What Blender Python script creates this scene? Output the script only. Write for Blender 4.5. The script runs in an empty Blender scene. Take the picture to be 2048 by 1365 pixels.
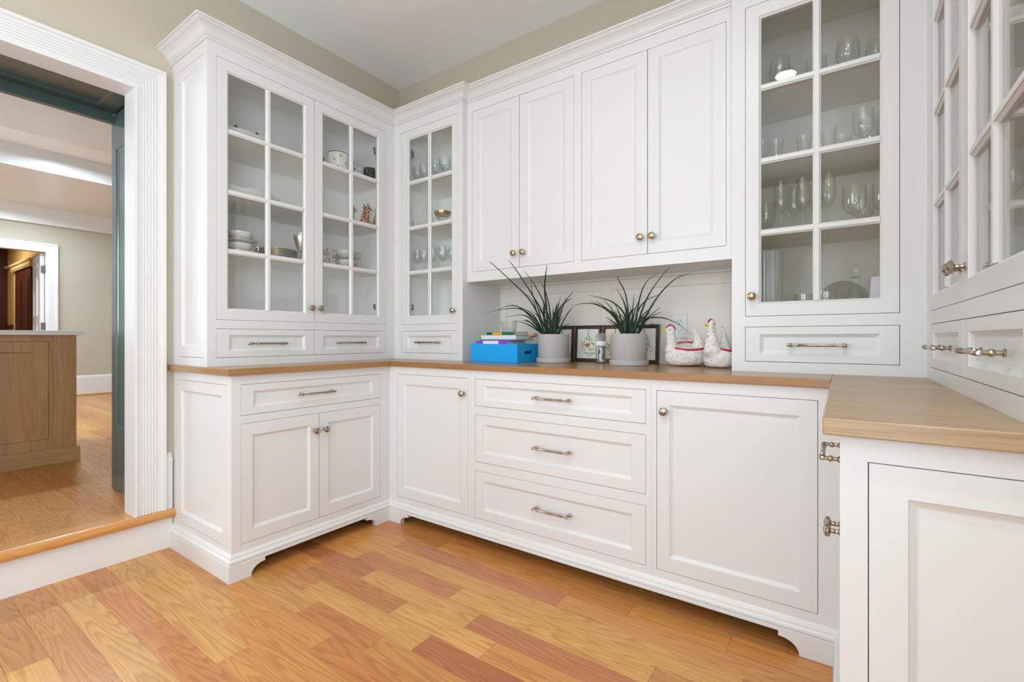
import bpy, bmesh, math, random
from mathutils import Vector, Matrix

# ------------------------------------------------------------------ camera, world, lights, exposure
SC = bpy.context.scene
COL = SC.collection
R = math.radians
cam_data = bpy.data.cameras.new('camera')
cam = bpy.data.objects.new('camera', cam_data)
COL.objects.link(cam)
cam.location = (2.145, -1.8295, 1.0459)
cam.rotation_euler = (R(90), 0, R(34.961))
cam_data.sensor_width = 36.0
cam_data.lens = 941.93 / 2048 * 36.0
cam_data.shift_y = -0.0028
cam_data.clip_start = 0.02
SC.camera = cam

SC.view_settings.view_transform = 'Standard'
SC.view_settings.look = 'None'
SC.view_settings.exposure = 0.08
SC.view_settings.gamma = 1.0
SC.view_settings.use_curve_mapping = False
SC.cycles.max_bounces = 14
SC.cycles.diffuse_bounces = 7
SC.cycles.glossy_bounces = 5
SC.cycles.transparent_max_bounces = 32
SC.cycles.caustics_reflective = False
SC.cycles.caustics_refractive = False
SC.cycles.sample_clamp_indirect = 6.0

world = bpy.data.worlds.new('world')
SC.world = world
world.use_nodes = True
world.node_tree.nodes['Background'].inputs[0].default_value = (0.80, 0.88, 1.0, 1)
world.node_tree.nodes['Background'].inputs[1].default_value = 1.0

LOW_FILL_POWER = 11.0  # low fill light added behind the camera
DAY_POWER = 35.0        # daylight through the windows behind the camera
SIDE_FILL_POWER = 60.0
CAN_POWER = 9.0        # recessed lights of the pantry
DAYC = (0.82, 0.95, 1.07)
KITCHEN_POWER = 26.0
HALL_POWER = 30.0


def area_light(name, loc, rot, sx, sy, power, color, parent=None, shape='RECTANGLE', spread=180):
    l = bpy.data.lights.new(name, 'AREA')
    l.shape = shape
    l.size = sx
    if shape == 'RECTANGLE':
        l.size_y = sy
    l.energy = power
    l.color = color
    l.spread = R(spread)
    o = bpy.data.objects.new(name, l)
    COL.objects.link(o)
    if parent:
        o.parent = parent
        o.location = Vector(loc) - Vector(parent.location)
    else:
        o.location = loc
    o.rotation_euler = rot
    return o


area_light('window_daylight', (0.65, -3.93, 1.55), (R(92), 0, 0), 1.2, 1.5, DAY_POWER, DAYC)
area_light('added_low_fill', (2.30, -3.93, 0.80), (R(90), 0, 0), 0.7, 1.0, LOW_FILL_POWER, (0.70, 0.92, 1.18))  # added fill for the right end panel, no known door there
area_light('added_side_fill', (2.70, -2.75, 1.55), (R(112), 0, R(90)), 1.6, 1.5, SIDE_FILL_POWER, DAYC)  # added fill from the right wall, no known window there


# ------------------------------------------------------------------ materials
def new_mat(name):
    m = bpy.data.materials.new(name)
    m.use_nodes = True
    nt = m.node_tree
    b = nt.nodes['Principled BSDF']
    return m, nt, b


def N(nt, t, **kw):
    n = nt.nodes.new(t)
    for k, v in kw.items():
        setattr(n, k, v)
    return n


def paint(name, col, rough=0.45, bump=0.0, var=0.02, coat=0.0, bscale=220):
    m, nt, b = new_mat(name)
    tc = N(nt, 'ShaderNodeTexCoord')
    no = N(nt, 'ShaderNodeTexNoise')
    no.inputs['Scale'].default_value = 3.0
    no.inputs['Detail'].default_value = 4
    nt.links.new(tc.outputs['Object'], no.inputs['Vector'])
    mx = N(nt, 'ShaderNodeMix', data_type='RGBA')
    mx.inputs[6].default_value = (*[c * (1 - var) for c in col], 1)
    mx.inputs[7].default_value = (*[min(1, c * (1 + var)) for c in col], 1)
    nt.links.new(no.outputs[0], mx.inputs[0])
    nt.links.new(mx.outputs[2], b.inputs['Base Color'])
    b.inputs['Roughness'].default_value = rough
    b.inputs['Coat Weight'].default_value = coat
    if bump:
        n2 = N(nt, 'ShaderNodeTexNoise')
        n2.inputs['Scale'].default_value = bscale
        nt.links.new(tc.outputs['Object'], n2.inputs['Vector'])
        bp = N(nt, 'ShaderNodeBump')
        bp.inputs['Strength'].default_value = bump
        bp.inputs['Distance'].default_value = 0.001
        nt.links.new(n2.outputs[0], bp.inputs['Height'])
        nt.links.new(bp.outputs[0], b.inputs['Normal'])
    return m


def oak(name, col=None, axis='X', rough=0.3, coat=0.3, contrast=1.0, ringf=26.0, fine=1.0, coat_rough=0.12):
    """oak with contour-line cathedral grain; col None takes the object's own colour"""
    m, nt, b = new_mat(name)
    tc = N(nt, 'ShaderNodeTexCoord')
    oi = N(nt, 'ShaderNodeObjectInfo')
    vm = N(nt, 'ShaderNodeVectorMath', operation='SCALE')
    vm.inputs[0].default_value = (7.3, 3.1, 5.7)
    nt.links.new(oi.outputs['Random'], vm.inputs['Scale'])
    sc = {'X': (0.62, 9.0, 9.0), 'Y': (9.0, 0.62, 9.0), 'Z': (9.0, 9.0, 0.62)}[axis]
    sf = {'X': (4, 210, 210), 'Y': (210, 4, 210), 'Z': (210, 210, 4)}[axis]
    m1 = N(nt, 'ShaderNodeMapping')
    m1.inputs['Scale'].default_value = sc
    nt.links.new(tc.outputs['Object'], m1.inputs['Vector'])
    nt.links.new(vm.outputs[0], m1.inputs['Location'])
    n1 = N(nt, 'ShaderNodeTexNoise')
    n1.inputs['Scale'].default_value = 1.1
    n1.inputs['Detail'].default_value = 2.2
    n1.inputs['Roughness'].default_value = 0.45
    nt.links.new(m1.outputs[0], n1.inputs['Vector'])
    mu = N(nt, 'ShaderNodeMath', operation='MULTIPLY')
    mu.inputs[1].default_value = ringf
    nt.links.new(n1.outputs[0], mu.inputs[0])
    fr = N(nt, 'ShaderNodeMath', operation='FRACT')
    nt.links.new(mu.outputs[0], fr.inputs[0])
    rp = N(nt, 'ShaderNodeValToRGB')
    e = rp.color_ramp.elements
    e[0].position = 0.0
    e[0].color = (0.25, 0.25, 0.25, 1)
    e[1].position = 1.0
    e[1].color = (0.35, 0.35, 0.35, 1)
    e.new(0.22).color = (0.95, 0.95, 0.95, 1)
    e.new(0.62).color = (0.8, 0.8, 0.8, 1)
    nt.links.new(fr.outputs[0], rp.inputs[0])
    m2 = N(nt, 'ShaderNodeMapping')
    m2.inputs['Scale'].default_value = sf
    nt.links.new(tc.outputs['Object'], m2.inputs['Vector'])
    n2 = N(nt, 'ShaderNodeTexNoise')
    n2.inputs['Scale'].default_value = 1.0
    n2.inputs['Detail'].default_value = 3
    nt.links.new(m2.outputs[0], n2.inputs['Vector'])
    m3 = N(nt, 'ShaderNodeMapping')
    m3.inputs['Scale'].default_value = tuple(v * 0.45 for v in sc)
    nt.links.new(tc.outputs['Object'], m3.inputs['Vector'])
    nt.links.new(vm.outputs[0], m3.inputs['Location'])
    n3 = N(nt, 'ShaderNodeTexNoise')
    n3.inputs['Scale'].default_value = 1.7
    nt.links.new(m3.outputs[0], n3.inputs['Vector'])
    base = N(nt, 'ShaderNodeMix', data_type='RGBA')
    dark = N(nt, 'ShaderNodeMix', data_type='RGBA')
    dark.blend_type = 'MULTIPLY'
    dark.inputs[0].default_value = 1.0
    dark.inputs[7].default_value = (0.62, 0.48, 0.36, 1)
    if col is None:
        nt.links.new(oi.outputs['Color'], base.inputs[6])
        nt.links.new(oi.outputs['Color'], dark.inputs[6])
    else:
        base.inputs[6].default_value = (*col, 1)
        dark.inputs[6].default_value = (*col, 1)
    inv = N(nt, 'ShaderNodeMath', operation='SUBTRACT')
    inv.inputs[0].default_value = 1.0
    nt.links.new(rp.outputs[0], inv.inputs[1])
    k = N(nt, 'ShaderNodeMath', operation='MULTIPLY')
    k.inputs[1].default_value = 0.85 * contrast
    nt.links.new(inv.outputs[0], k.inputs[0])
    fm = N(nt, 'ShaderNodeMath', operation='MULTIPLY_ADD')
    fm.inputs[1].default_value = 1.1 * fine
    fm.inputs[2].default_value = -0.50 * fine
    nt.links.new(n2.outputs[0], fm.inputs[0])
    ad = N(nt, 'ShaderNodeMath', operation='ADD', use_clamp=True)
    nt.links.new(k.outputs[0], ad.inputs[0])
    nt.links.new(fm.outputs[0], ad.inputs[1])
    nt.links.new(ad.outputs[0], base.inputs[0])
    nt.links.new(dark.outputs[2], base.inputs[7])
    hs = N(nt, 'ShaderNodeHueSaturation')
    v = N(nt, 'ShaderNodeMath', operation='MULTIPLY_ADD')
    v.inputs[1].default_value = 0.5
    v.inputs[2].default_value = 0.75
    nt.links.new(n3.outputs[0], v.inputs[0])
    nt.links.new(v.outputs[0], hs.inputs['Value'])
    nt.links.new(base.outputs[2], hs.inputs['Color'])
    nt.links.new(hs.outputs[0], b.inputs['Base Color'])
    b.inputs['Roughness'].default_value = rough
    b.inputs['Coat Weight'].default_value = coat
    b.inputs['Coat Roughness'].default_value = coat_rough
    bp = N(nt, 'ShaderNodeBump')
    bp.inputs['Strength'].default_value = 0.12
    bp.inputs['Distance'].default_value = 0.001
    nt.links.new(ad.outputs[0], bp.inputs['Height'])
    nt.links.new(bp.outputs[0], b.inputs['Normal'])
    return m


def metal(name, col, rough):
    m, nt, b = new_mat(name)
    tc = N(nt, 'ShaderNodeTexCoord')
    no = N(nt, 'ShaderNodeTexNoise')
    no.inputs['Scale'].default_value = 60
    nt.links.new(tc.outputs['Object'], no.inputs['Vector'])
    mr = N(nt, 'ShaderNodeMapRange')
    mr.inputs['To Min'].default_value = rough * 0.7
    mr.inputs['To Max'].default_value = rough * 1.3
    nt.links.new(no.outputs[0], mr.inputs['Value'])
    nt.links.new(mr.outputs[0], b.inputs['Roughness'])
    b.inputs['Base Color'].default_value = (*col, 1)
    b.inputs['Metallic'].default_value = 1.0
    return m


def thin_glass(name, tint=(0.93, 0.95, 0.93), ior=1.45, rough=0.0, gain=1.0, body=0.0):
    """thin glass: transparent with a fresnel reflection, lets lamps shine through"""
    m = bpy.data.materials.new(name)
    m.use_nodes = True
    nt = m.node_tree
    nt.nodes.clear()
    out = N(nt, 'ShaderNodeOutputMaterial')
    tr = N(nt, 'ShaderNodeBsdfTransparent')
    tr.inputs[0].default_value = (*tint, 1)
    gl = N(nt, 'ShaderNodeBsdfGlossy')
    gl.inputs['Roughness'].default_value = rough
    lw = N(nt, 'ShaderNodeLayerWeight')
    lw.inputs[0].default_value = 0.5
    pw = N(nt, 'ShaderNodeMath', operation='POWER')
    pw.inputs[1].default_value = 5.0
    nt.links.new(lw.outputs['Facing'], pw.inputs[0])
    f0 = ((ior - 1) / (ior + 1)) ** 2
    ma = N(nt, 'ShaderNodeMath', operation='MULTIPLY_ADD')
    ma.inputs[1].default_value = 1 - f0
    ma.inputs[2].default_value = f0
    nt.links.new(pw.outputs[0], ma.inputs[0])
    mu = N(nt, 'ShaderNodeMath', operation='MULTIPLY', use_clamp=True)
    mu.inputs[1].default_value = gain
    nt.links.new(ma.outputs[0], mu.inputs[0])
    mx = N(nt, 'ShaderNodeMixShader')
    nt.links.new(mu.outputs[0], mx.inputs[0])
    nt.links.new(tr.outputs[0], mx.inputs[1])
    nt.links.new(gl.outputs[0], mx.inputs[2])
    last = mx
    if body:
        df = N(nt, 'ShaderNodeBsdfDiffuse')
        df.inputs[0].default_value = (0.85, 0.88, 0.88, 1)
        m2 = N(nt, 'ShaderNodeMixShader')
        m2.inputs[0].default_value = body
        nt.links.new(mx.outputs[0], m2.inputs[1])
        nt.links.new(df.outputs[0], m2.inputs[2])
        last = m2
    nt.links.new(last.outputs[0], out.inputs[0])
    return m


def speckle(name, base, spots):
    """printed fabric: blots of several colours on a light ground"""
    m, nt, b = new_mat(name)
    tc = N(nt, 'ShaderNodeTexCoord')
    cur = None
    for i, (col, scale, thr) in enumerate(spots):
        vo = N(nt, 'ShaderNodeTexVoronoi')
        vo.inputs['Scale'].default_value = scale
        mp = N(nt, 'ShaderNodeMapping')
        mp.inputs['Location'].default_value = (i * 1.7, i * 2.3, i * 0.9)
        nt.links.new(tc.outputs['Object'], mp.inputs[0])
        nt.links.new(mp.outputs[0], vo.inputs['Vector'])
        lt = N(nt, 'ShaderNodeMath', operation='LESS_THAN')
        lt.inputs[1].default_value = thr
        nt.links.new(vo.outputs['Distance'], lt.inputs[0])
        mx = N(nt, 'ShaderNodeMix', data_type='RGBA')
        mx.inputs[7].default_value = (*col, 1)
        if cur is None:
            mx.inputs[6].default_value = (*base, 1)
        else:
            nt.links.new(cur, mx.inputs[6])
        nt.links.new(lt.outputs[0], mx.inputs[0])
        cur = mx.outputs[2]
    nt.links.new(cur, b.inputs['Base Color'])
    b.inputs['Roughness'].default_value = 0.9
    return m


def emitter(name, col, strength):
    m = bpy.data.materials.new(name)
    m.use_nodes = True
    nt = m.node_tree
    nt.nodes.clear()
    out = N(nt, 'ShaderNodeOutputMaterial')
    e = N(nt, 'ShaderNodeEmission')
    e.inputs[0].default_value = (*col, 1)
    e.inputs[1].default_value = strength
    nt.links.new(e.outputs[0], out.inputs[0])
    return m


def srgb(r, g, b):
    f = lambda c: ((c / 255 + 0.055) / 1.055) ** 2.4 if c > 10 else c / 255 / 12.92
    return (f(r), f(g), f(b))


M = {}
M['white'] = paint('white_cabinet_paint', (0.70, 0.702, 0.695), 0.32, 0.03, 0.012)
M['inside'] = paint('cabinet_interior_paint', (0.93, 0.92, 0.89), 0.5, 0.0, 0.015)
M['inside_warm'] = paint('tall_interior_tone', (0.72, 0.695, 0.61), 0.5, 0.0, 0.015)  # darker, warmer interior colour, used in the tall cabinet only
M['trim'] = paint('white_trim_paint', (0.73, 0.732, 0.722), 0.35, 0.04, 0.012)
M['riser'] = paint('scuffed_riser_paint', (0.74, 0.74, 0.73), 0.5, 0.25, 0.05, bscale=60)
def scuffed(m):
    nt = m.node_tree
    b = nt.nodes['Principled BSDF']
    src = b.inputs['Base Color'].links[0].from_socket
    tc = N(nt, 'ShaderNodeTexCoord')
    mp = N(nt, 'ShaderNodeMapping')
    mp.inputs['Scale'].default_value = (1, 14, 40)
    nt.links.new(tc.outputs['Object'], mp.inputs[0])
    no = N(nt, 'ShaderNodeTexNoise')
    no.inputs['Scale'].default_value = 1.6
    no.inputs['Detail'].default_value = 6
    no.inputs['Roughness'].default_value = 0.75
    nt.links.new(mp.outputs[0], no.inputs['Vector'])
    rp = N(nt, 'ShaderNodeValToRGB')
    rp.color_ramp.elements[0].position = 0.66
    rp.color_ramp.elements[0].color = (0, 0, 0, 1)
    rp.color_ramp.elements[1].position = 0.72
    rp.color_ramp.elements[1].color = (0.7, 0.7, 0.7, 1)
    nt.links.new(no.outputs[0], rp.inputs[0])
    mx = N(nt, 'ShaderNodeMix', data_type='RGBA')
    mx.inputs[7].default_value = (0.28, 0.24, 0.20, 1)
    nt.links.new(rp.outputs[0], mx.inputs[0])
    nt.links.new(src, mx.inputs[6])
    nt.links.new(mx.outputs[2], b.inputs['Base Color'])


scuffed(M['riser'])
M['wall'] = paint('olive_beige_wall_paint', srgb(191, 182, 163), 0.7, 0.1, 0.02)
M['ceil'] = paint('pale_grey_ceiling_paint', (0.90, 0.905, 0.91), 0.8, 0.08, 0.015)
M['kwall'] = paint('greige_kitchen_wall_paint', srgb(186, 180, 164), 0.7, 0.1, 0.02)
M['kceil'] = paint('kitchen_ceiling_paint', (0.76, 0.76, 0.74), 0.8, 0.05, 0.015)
M['backsplash'] = paint('cream_panelling_paint', (0.76, 0.73, 0.655), 0.4, 0.03, 0.015)
M['teal'] = paint('blue_green_cabinet_paint', srgb(78, 97, 94), 0.22, 0.03, 0.03)
M['floor'] = oak('oak_floor', None, 'X', 0.36, 0.24, 1.12, 22.0, 1.15)
M['underfloor'] = paint('brown_subfloor', srgb(110, 70, 40), 0.8)
M['tread'] = oak('oak_nosing', srgb(204, 148, 84), 'Y', 0.32, 0.35, 0.7)
M['counter_y'] = oak('oak_worktop_lengthwise', srgb(164, 122, 74), 'Y', 0.32, 0.3, 0.45, 12, 0.9, 0.12)
M['counter_x'] = oak('oak_worktop_crosswise', srgb(160, 117, 68), 'X', 0.32, 0.3, 0.45, 12, 0.9, 0.12)
M['counter_e'] = oak('oak_worktop_near', srgb(180, 153, 114), 'X', 0.36, 0.15, 0.9, 14, 1.4, 0.15)
M['island'] = oak('oak_island', srgb(182, 144, 98), 'Z', 0.4, 0.15, 0.45, 14)
M['island_x'] = oak('oak_island_rails', srgb(184, 146, 100), 'Y', 0.4, 0.15, 0.45, 14)
M['quartz'] = paint('white_quartz', (0.82, 0.82, 0.81), 0.15, 0, 0.03)
M['brass'] = metal('aged_brass', (0.43, 0.37, 0.295), 0.24)
M['brass_warm'] = metal('warm_aged_brass', (0.50, 0.39, 0.235), 0.22)
M['dark_metal'] = metal('dark_steel', (0.30, 0.29, 0.27), 0.35)
M['pane'] = thin_glass('window_pane_glass', (0.975, 0.98, 0.975), 1.5, 0.0, 1.0)
M['glass'] = thin_glass('clear_glassware', (0.985, 0.99, 0.985), 1.5, 0.02, 1.7, 0.008)
M['plastic'] = thin_glass('clear_plastic', (0.93, 0.93, 0.92), 1.45, 0.1, 1.2, 0.12)
M['china'] = paint('white_china', (0.82, 0.81, 0.78), 0.15, 0, 0.01, 0.3)
M['gold'] = metal('gilding', (0.62, 0.45, 0.20), 0.3)
M['concrete'] = paint('grey_concrete', srgb(176, 174, 172), 0.8, 0.3, 0.13, bscale=90)
M['leaf'] = paint('dark_green_leaf', srgb(38, 58, 42), 0.4, 0, 0.3)
M['soil'] = paint('dark_potting_soil', (0.03, 0.025, 0.02), 0.95, 0.6, 0.3)
M['blue'] = paint('bright_blue_card', srgb(0, 158, 232), 0.5, 0.1, 0.03)
M['bluedark'] = paint('dark_blue_card', srgb(20, 70, 170), 0.5, 0.1, 0.03)
M['paper'] = paint('book_pages', (0.75, 0.74, 0.70), 0.8, 0, 0.03)
M['darkwood'] = oak('dark_walnut_frame', srgb(66, 46, 38), 'X', 0.35, 0.2, 0.5)
M['black'] = paint('black_paint', (0.02, 0.02, 0.02), 0.5)
M['red'] = paint('red_felt', srgb(190, 28, 48), 0.85, 0.1, 0.05)
M['yellow'] = paint('yellow_felt', srgb(236, 200, 40), 0.85, 0.1, 0.05)
M['hen'] = speckle('speckled_hen_fabric', srgb(226, 222, 218), [((0.02, 0.02, 0.03), 115, 0.16), (srgb(120, 20, 30), 62, 0.11), ((0.03, 0.03, 0.04), 60, 0.13), (srgb(120, 130, 120), 150, 0.12)])
M['giraffe'] = speckle('giraffe_paint', srgb(214, 176, 142), [(srgb(122, 52, 36), 130, 0.50)])


# ------------------------------------------------------------------ geometry
class G:
    def __init__(s, f=None):
        s.v = []
        s.f = []
        s.map = f or (lambda a, b, c: (a, b, c))

    def quad(s, *p):
        n = len(s.v)
        s.v += [s.map(*q) for q in p]
        s.f.append(tuple(range(n, n + len(p))))

    def box(s, x0, x1, y0, y1, z0, z1):
        n = len(s.v)
        for z in (z0, z1):
            for x, y in ((x0, y0), (x1, y0), (x1, y1), (x0, y1)):
                s.v.append(s.map(x, y, z))
        for q in ((0, 3, 2, 1), (4, 5, 6, 7), (0, 1, 5, 4), (1, 2, 6, 5), (2, 3, 7, 6), (3, 0, 4, 7)):
            s.f.append(tuple(n + i for i in q))
        return s

    def rings(s, loops, close=False, cap0=True, cap1=True):
        """loops: lists of equal-length 3-point loops, joined one to the next"""
        n = len(s.v)
        k = len(loops[0])
        for L in loops:
            s.v += [s.map(*p) for p in L]
        m = len(loops)
        for i in range(m if close else m - 1):
            a = n + i * k
            b = n + ((i + 1) % m) * k
            for j in range(k):
                s.f.append((a + j, a + (j + 1) % k, b + (j + 1) % k, b + j))
        if not close:
            if cap0:
                s.f.append(tuple(n + j for j in range(k))[::-1])
            if cap1:
                s.f.append(tuple(n + (m - 1) * k + j for j in range(k)))
        return s

    def strip(s, pts_list):
        """open profiles joined (no wrap of the profile)"""
        n = len(s.v)
        k = len(pts_list[0])
        for L in pts_list:
            s.v += [s.map(*p) for p in L]
        for i in range(len(pts_list) - 1):
            for j in range(k - 1):
                a = n + i * k + j
                s.f.append((a, a + 1, a + k + 1, a + k))
        return s

    def lathe(s, prof, c=(0, 0, 0), seg=20, axis='Z', sy=1.0):
        loops = []
        for r, h in prof:
            L = []
            for j in range(seg):
                a = 2 * math.pi * j / seg
                x, y = r * math.cos(a), r * math.sin(a) * sy
                if axis == 'Z':
                    L.append((c[0] + x, c[1] + y, c[2] + h))
                elif axis == 'X':
                    L.append((c[0] + h, c[1] + x, c[2] + y))
                else:
                    L.append((c[0] + x, c[1] + h, c[2] + y))
            loops.append(L)
        return s.rings(loops)

    def tube(s, pts, rad, seg=8, flat=1.0):
        P = [Vector(p) for p in pts]
        loops = []
        up = Vector((0.13, 0.21, 1)).normalized()
        for i, p in enumerate(P):
            d = (P[min(i + 1, len(P) - 1)] - P[max(i - 1, 0)]).normalized()
            if abs(d.dot(up)) > 0.98:
                up = Vector((1, 0.1, 0)).normalized()
            a = d.cross(up).normalized()
            b = a.cross(d).normalized()
            r = rad[i] if isinstance(rad, (list, tuple)) else rad
            loops.append([tuple(p + a * (r * math.cos(2 * math.pi * j / seg)) + b * (r * flat * math.sin(2 * math.pi * j / seg))) for j in range(seg)])
        return s.rings(loops)

    def solid(s, us, vs, inside, d0, d1, order):
        """extruded cells of a grid; only outer faces are made. order maps (u,v,d)->point"""
        us = sorted(set(round(x, 5) for x in us))
        vs = sorted(set(round(x, 5) for x in vs))
        nu, nv = len(us) - 1, len(vs) - 1
        on = lambda i, j: 0 <= i < nu and 0 <= j < nv and inside((us[i] + us[i + 1]) / 2, (vs[j] + vs[j + 1]) / 2)
        idx = {}

        def vid(u, v, d):
            k = (u, v, d)
            if k not in idx:
                idx[k] = len(s.v)
                s.v.append(s.map(*order(u, v, d)))
            return idx[k]
        for i in range(nu):
            for j in range(nv):
                if not on(i, j):
                    continue
                a, b, c, e = us[i], us[i + 1], vs[j], vs[j + 1]
                s.f.append((vid(a, c, d1), vid(b, c, d1), vid(b, e, d1), vid(a, e, d1)))
                s.f.append((vid(a, e, d0), vid(b, e, d0), vid(b, c, d0), vid(a, c, d0)))
                if not on(i - 1, j):
                    s.f.append((vid(a, c, d0), vid(a, c, d1), vid(a, e, d1), vid(a, e, d0)))
                if not on(i + 1, j):
                    s.f.append((vid(b, c, d1), vid(b, c, d0), vid(b, e, d0), vid(b, e, d1)))
                if not on(i, j - 1):
                    s.f.append((vid(a, c, d0), vid(b, c, d0), vid(b, c, d1), vid(a, c, d1)))
                if not on(i, j + 1):
                    s.f.append((vid(a, e, d1), vid(b, e, d1), vid(b, e, d0), vid(a, e, d0)))
        return s


def link(o, parent=None):
    COL.objects.link(o)
    if parent is not None:
        o.parent = parent
    return o


def wloc(o):
    v = Vector((0, 0, 0))
    while o is not None:
        v = v + Vector(o.location)
        o = o.parent
    return v


def obj(name, g, mat, parent=None, smooth=False, origin=None, bevel=0.0, color=None, auto=None):
    """g holds world coordinates; they become local to the object"""
    base = wloc(parent) if parent is not None else Vector((0, 0, 0))
    org = Vector(origin) if origin is not None else base
    me = bpy.data.meshes.new(name)
    me.from_pydata([tuple(Vector(p) - org) for p in g.v], [], g.f)
    bm = bmesh.new()
    bm.from_mesh(me)
    bmesh.ops.recalc_face_normals(bm, faces=bm.faces)
    bm.to_mesh(me)
    bm.free()
    me.materials.append(M[mat] if isinstance(mat, str) else mat)
    if smooth:
        for p in me.polygons:
            p.use_smooth = True
        if auto is None:
            auto = 40
    o = bpy.data.objects.new(name, me)
    link(o, parent)
    o.location = org - base
    if smooth:
        try:
            me.set_sharp_from_angle(angle=R(auto))
        except Exception:
            pass
    if bevel:
        md = o.modifiers.new('bevel', 'BEVEL')
        md.width = bevel
        md.segments = 2
        md.limit_method = 'ANGLE'
        md.angle_limit = R(50)
    if color:
        o.color = (*color, 1)
    return o


def thing(name, label, cat, loc=(0, 0, 0), rotz=0.0, group=None):
    o = bpy.data.objects.new(name, None)
    o.empty_display_size = 0.05
    COL.objects.link(o)
    o.location = loc
    o.rotation_euler = (0, 0, rotz)
    return tag(o, label, cat, group)


def tag(o, label, cat, group=None):
    o['label'] = label
    o['category'] = cat
    if group:
        o['group'] = group
    return o


def struct(o, label=None):
    o['kind'] = 'structure'
    if label:
        o['label'] = label
    return o


def dup(root, loc, label, rotz=None, group=None):
    r = root.copy()
    COL.objects.link(r)
    r.location = loc
    if rotz is not None:
        r.rotation_euler = (0, 0, rotz)
    r['label'] = label
    if group:
        r['group'] = group
    for ch in list(root.children):
        c = ch.copy()
        COL.objects.link(c)
        c.parent = r
        for gc in list(ch.children):
            d = gc.copy()
            COL.objects.link(d)
            d.parent = c
    return r


# faces of the cabinet runs: (u, z, d) -> world ; d is how far the point stands out of the face
XA, YB, YR, XC = -0.2263, 0.2355, 0.2780, 2.3772     # upper faces: left run, back run, recessed, right run
WX, WY, WR = -0.6139, 0.6160, 2.7600                 # walls
FW = 2.1430                                          # right base face
face = {
    'A0': lambda u, z, d: (0 + d, u, z),
    'B0': lambda u, z, d: (u, 0 - d, z),
    'C0': lambda u, z, d: (FW - d, u, z),
    'A1': lambda u, z, d: (XA + d, u, z),
    'B1': lambda u, z, d: (u, YB - d, z),
    'BR': lambda u, z, d: (u, YR - d, z),
    'C1': lambda u, z, d: (XC - d, u, z),
    'EA0': lambda u, z, d: (u, -0.8634 - d, z),
    'EA1': lambda u, z, d: (u, -0.8656 - d, z),
    'EC0': lambda u, z, d: (u, -0.8634 - d, z),
    'K': lambda u, z, d: (-2.23 + d, u, z),
}


# ------------------------------------------------------------------ room shell
ZC = 2.935
ZS = 0.196            # raised kitchen floor
OY0, OY1, OZ = -2.15, -1.029, 2.229       # opening in the left wall


def yzx(u, v, d):
    return (d, u, v)


g = G().solid([-4.0, OY0 - 0.018, OY1 + 0.018, 0.75], [0, OZ + 0.018, ZC], lambda y, z: not (OY0 - 0.018 < y < OY1 + 0.018 and z < OZ + 0.018), -0.714, WX, yzx)
struct(obj('wall_left', g, 'wall'), 'olive beige wall with the cased opening to the kitchen')
g = G().box(WX, 2.9, WY, 0.75, 0, ZC)
struct(obj('wall_back', g, 'wall'), 'olive beige wall behind the long run of cabinets')
g = G().solid([-4.0, -3.55, -1.95, WY], [0, 0.8, 2.3, ZC], lambda y, z: not (-3.55 < y < -1.95 and 0.8 < z < 2.3), WR, 2.9, yzx)
struct(obj('wall_right', g, 'wall'))
w2 = struct(obj('added_side_window', G().box(2.84, 2.845, -3.55, -1.95, 0.8, 2.3), 'pane'))  # unseen window, added to go with the side fill light
g = G().box(2.82, 2.86, -3.55, -1.95, 0.8, 0.85).box(2.82, 2.86, -3.55, -1.95, 2.25, 2.3)
for y in (-3.55, -2.775, -2.0):
    g.box(2.82, 2.86, y, y + 0.05, 0.85, 2.25)
obj('window_frame', g, 'trim', w2)
g = G().solid([WX, 0.0, 1.3, 1.9, 2.7, 2.76], [0, 0.25, 0.85, 1.4, 2.3, ZC], lambda x, z: not (0.0 < x < 1.3 and 0.85 < z < 2.3 or 1.9 < x < 2.7 and 0.25 < z < 1.4), -4.1, -4.0, lambda u, v, d: (u, d, v))
struct(obj('wall_front', g, 'wall'))
g = G().box(0.0, 1.3, -4.07, -4.065, 0.85, 2.3)
w1 = struct(obj('window_1', g, 'pane'))
g = G()
g.box(0.0, 1.3, -4.08, -4.04, 0.85, 0.9).box(0.0, 1.3, -4.08, -4.04, 2.25, 2.3)
for x in (0.0, 0.625, 1.25):
    g.box(x, x + 0.05, -4.08, -4.04, 0.9, 2.25)
obj('window_frame', g, 'trim', w1)
w3 = struct(obj('added_low_window', G().box(1.9, 2.7, -4.07, -4.065, 0.25, 1.4), 'pane'))  # unseen low window, added to go with the low fill light
obj('window_frame', G().box(1.9, 2.7, -4.08, -4.04, 0.25, 0.3).box(1.9, 2.7, -4.08, -4.04, 1.35, 1.4).box(1.9, 1.95, -4.08, -4.04, 0.3, 1.35).box(2.65, 2.7, -4.08, -4.04, 0.3, 1.35), 'trim', w3)
g = G().box(-0.72, 2.9, -4.1, 0.75, ZC, ZC + 0.1)
struct(obj('ceiling', g, 'ceil'), 'smooth pale grey pantry ceiling')

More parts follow.
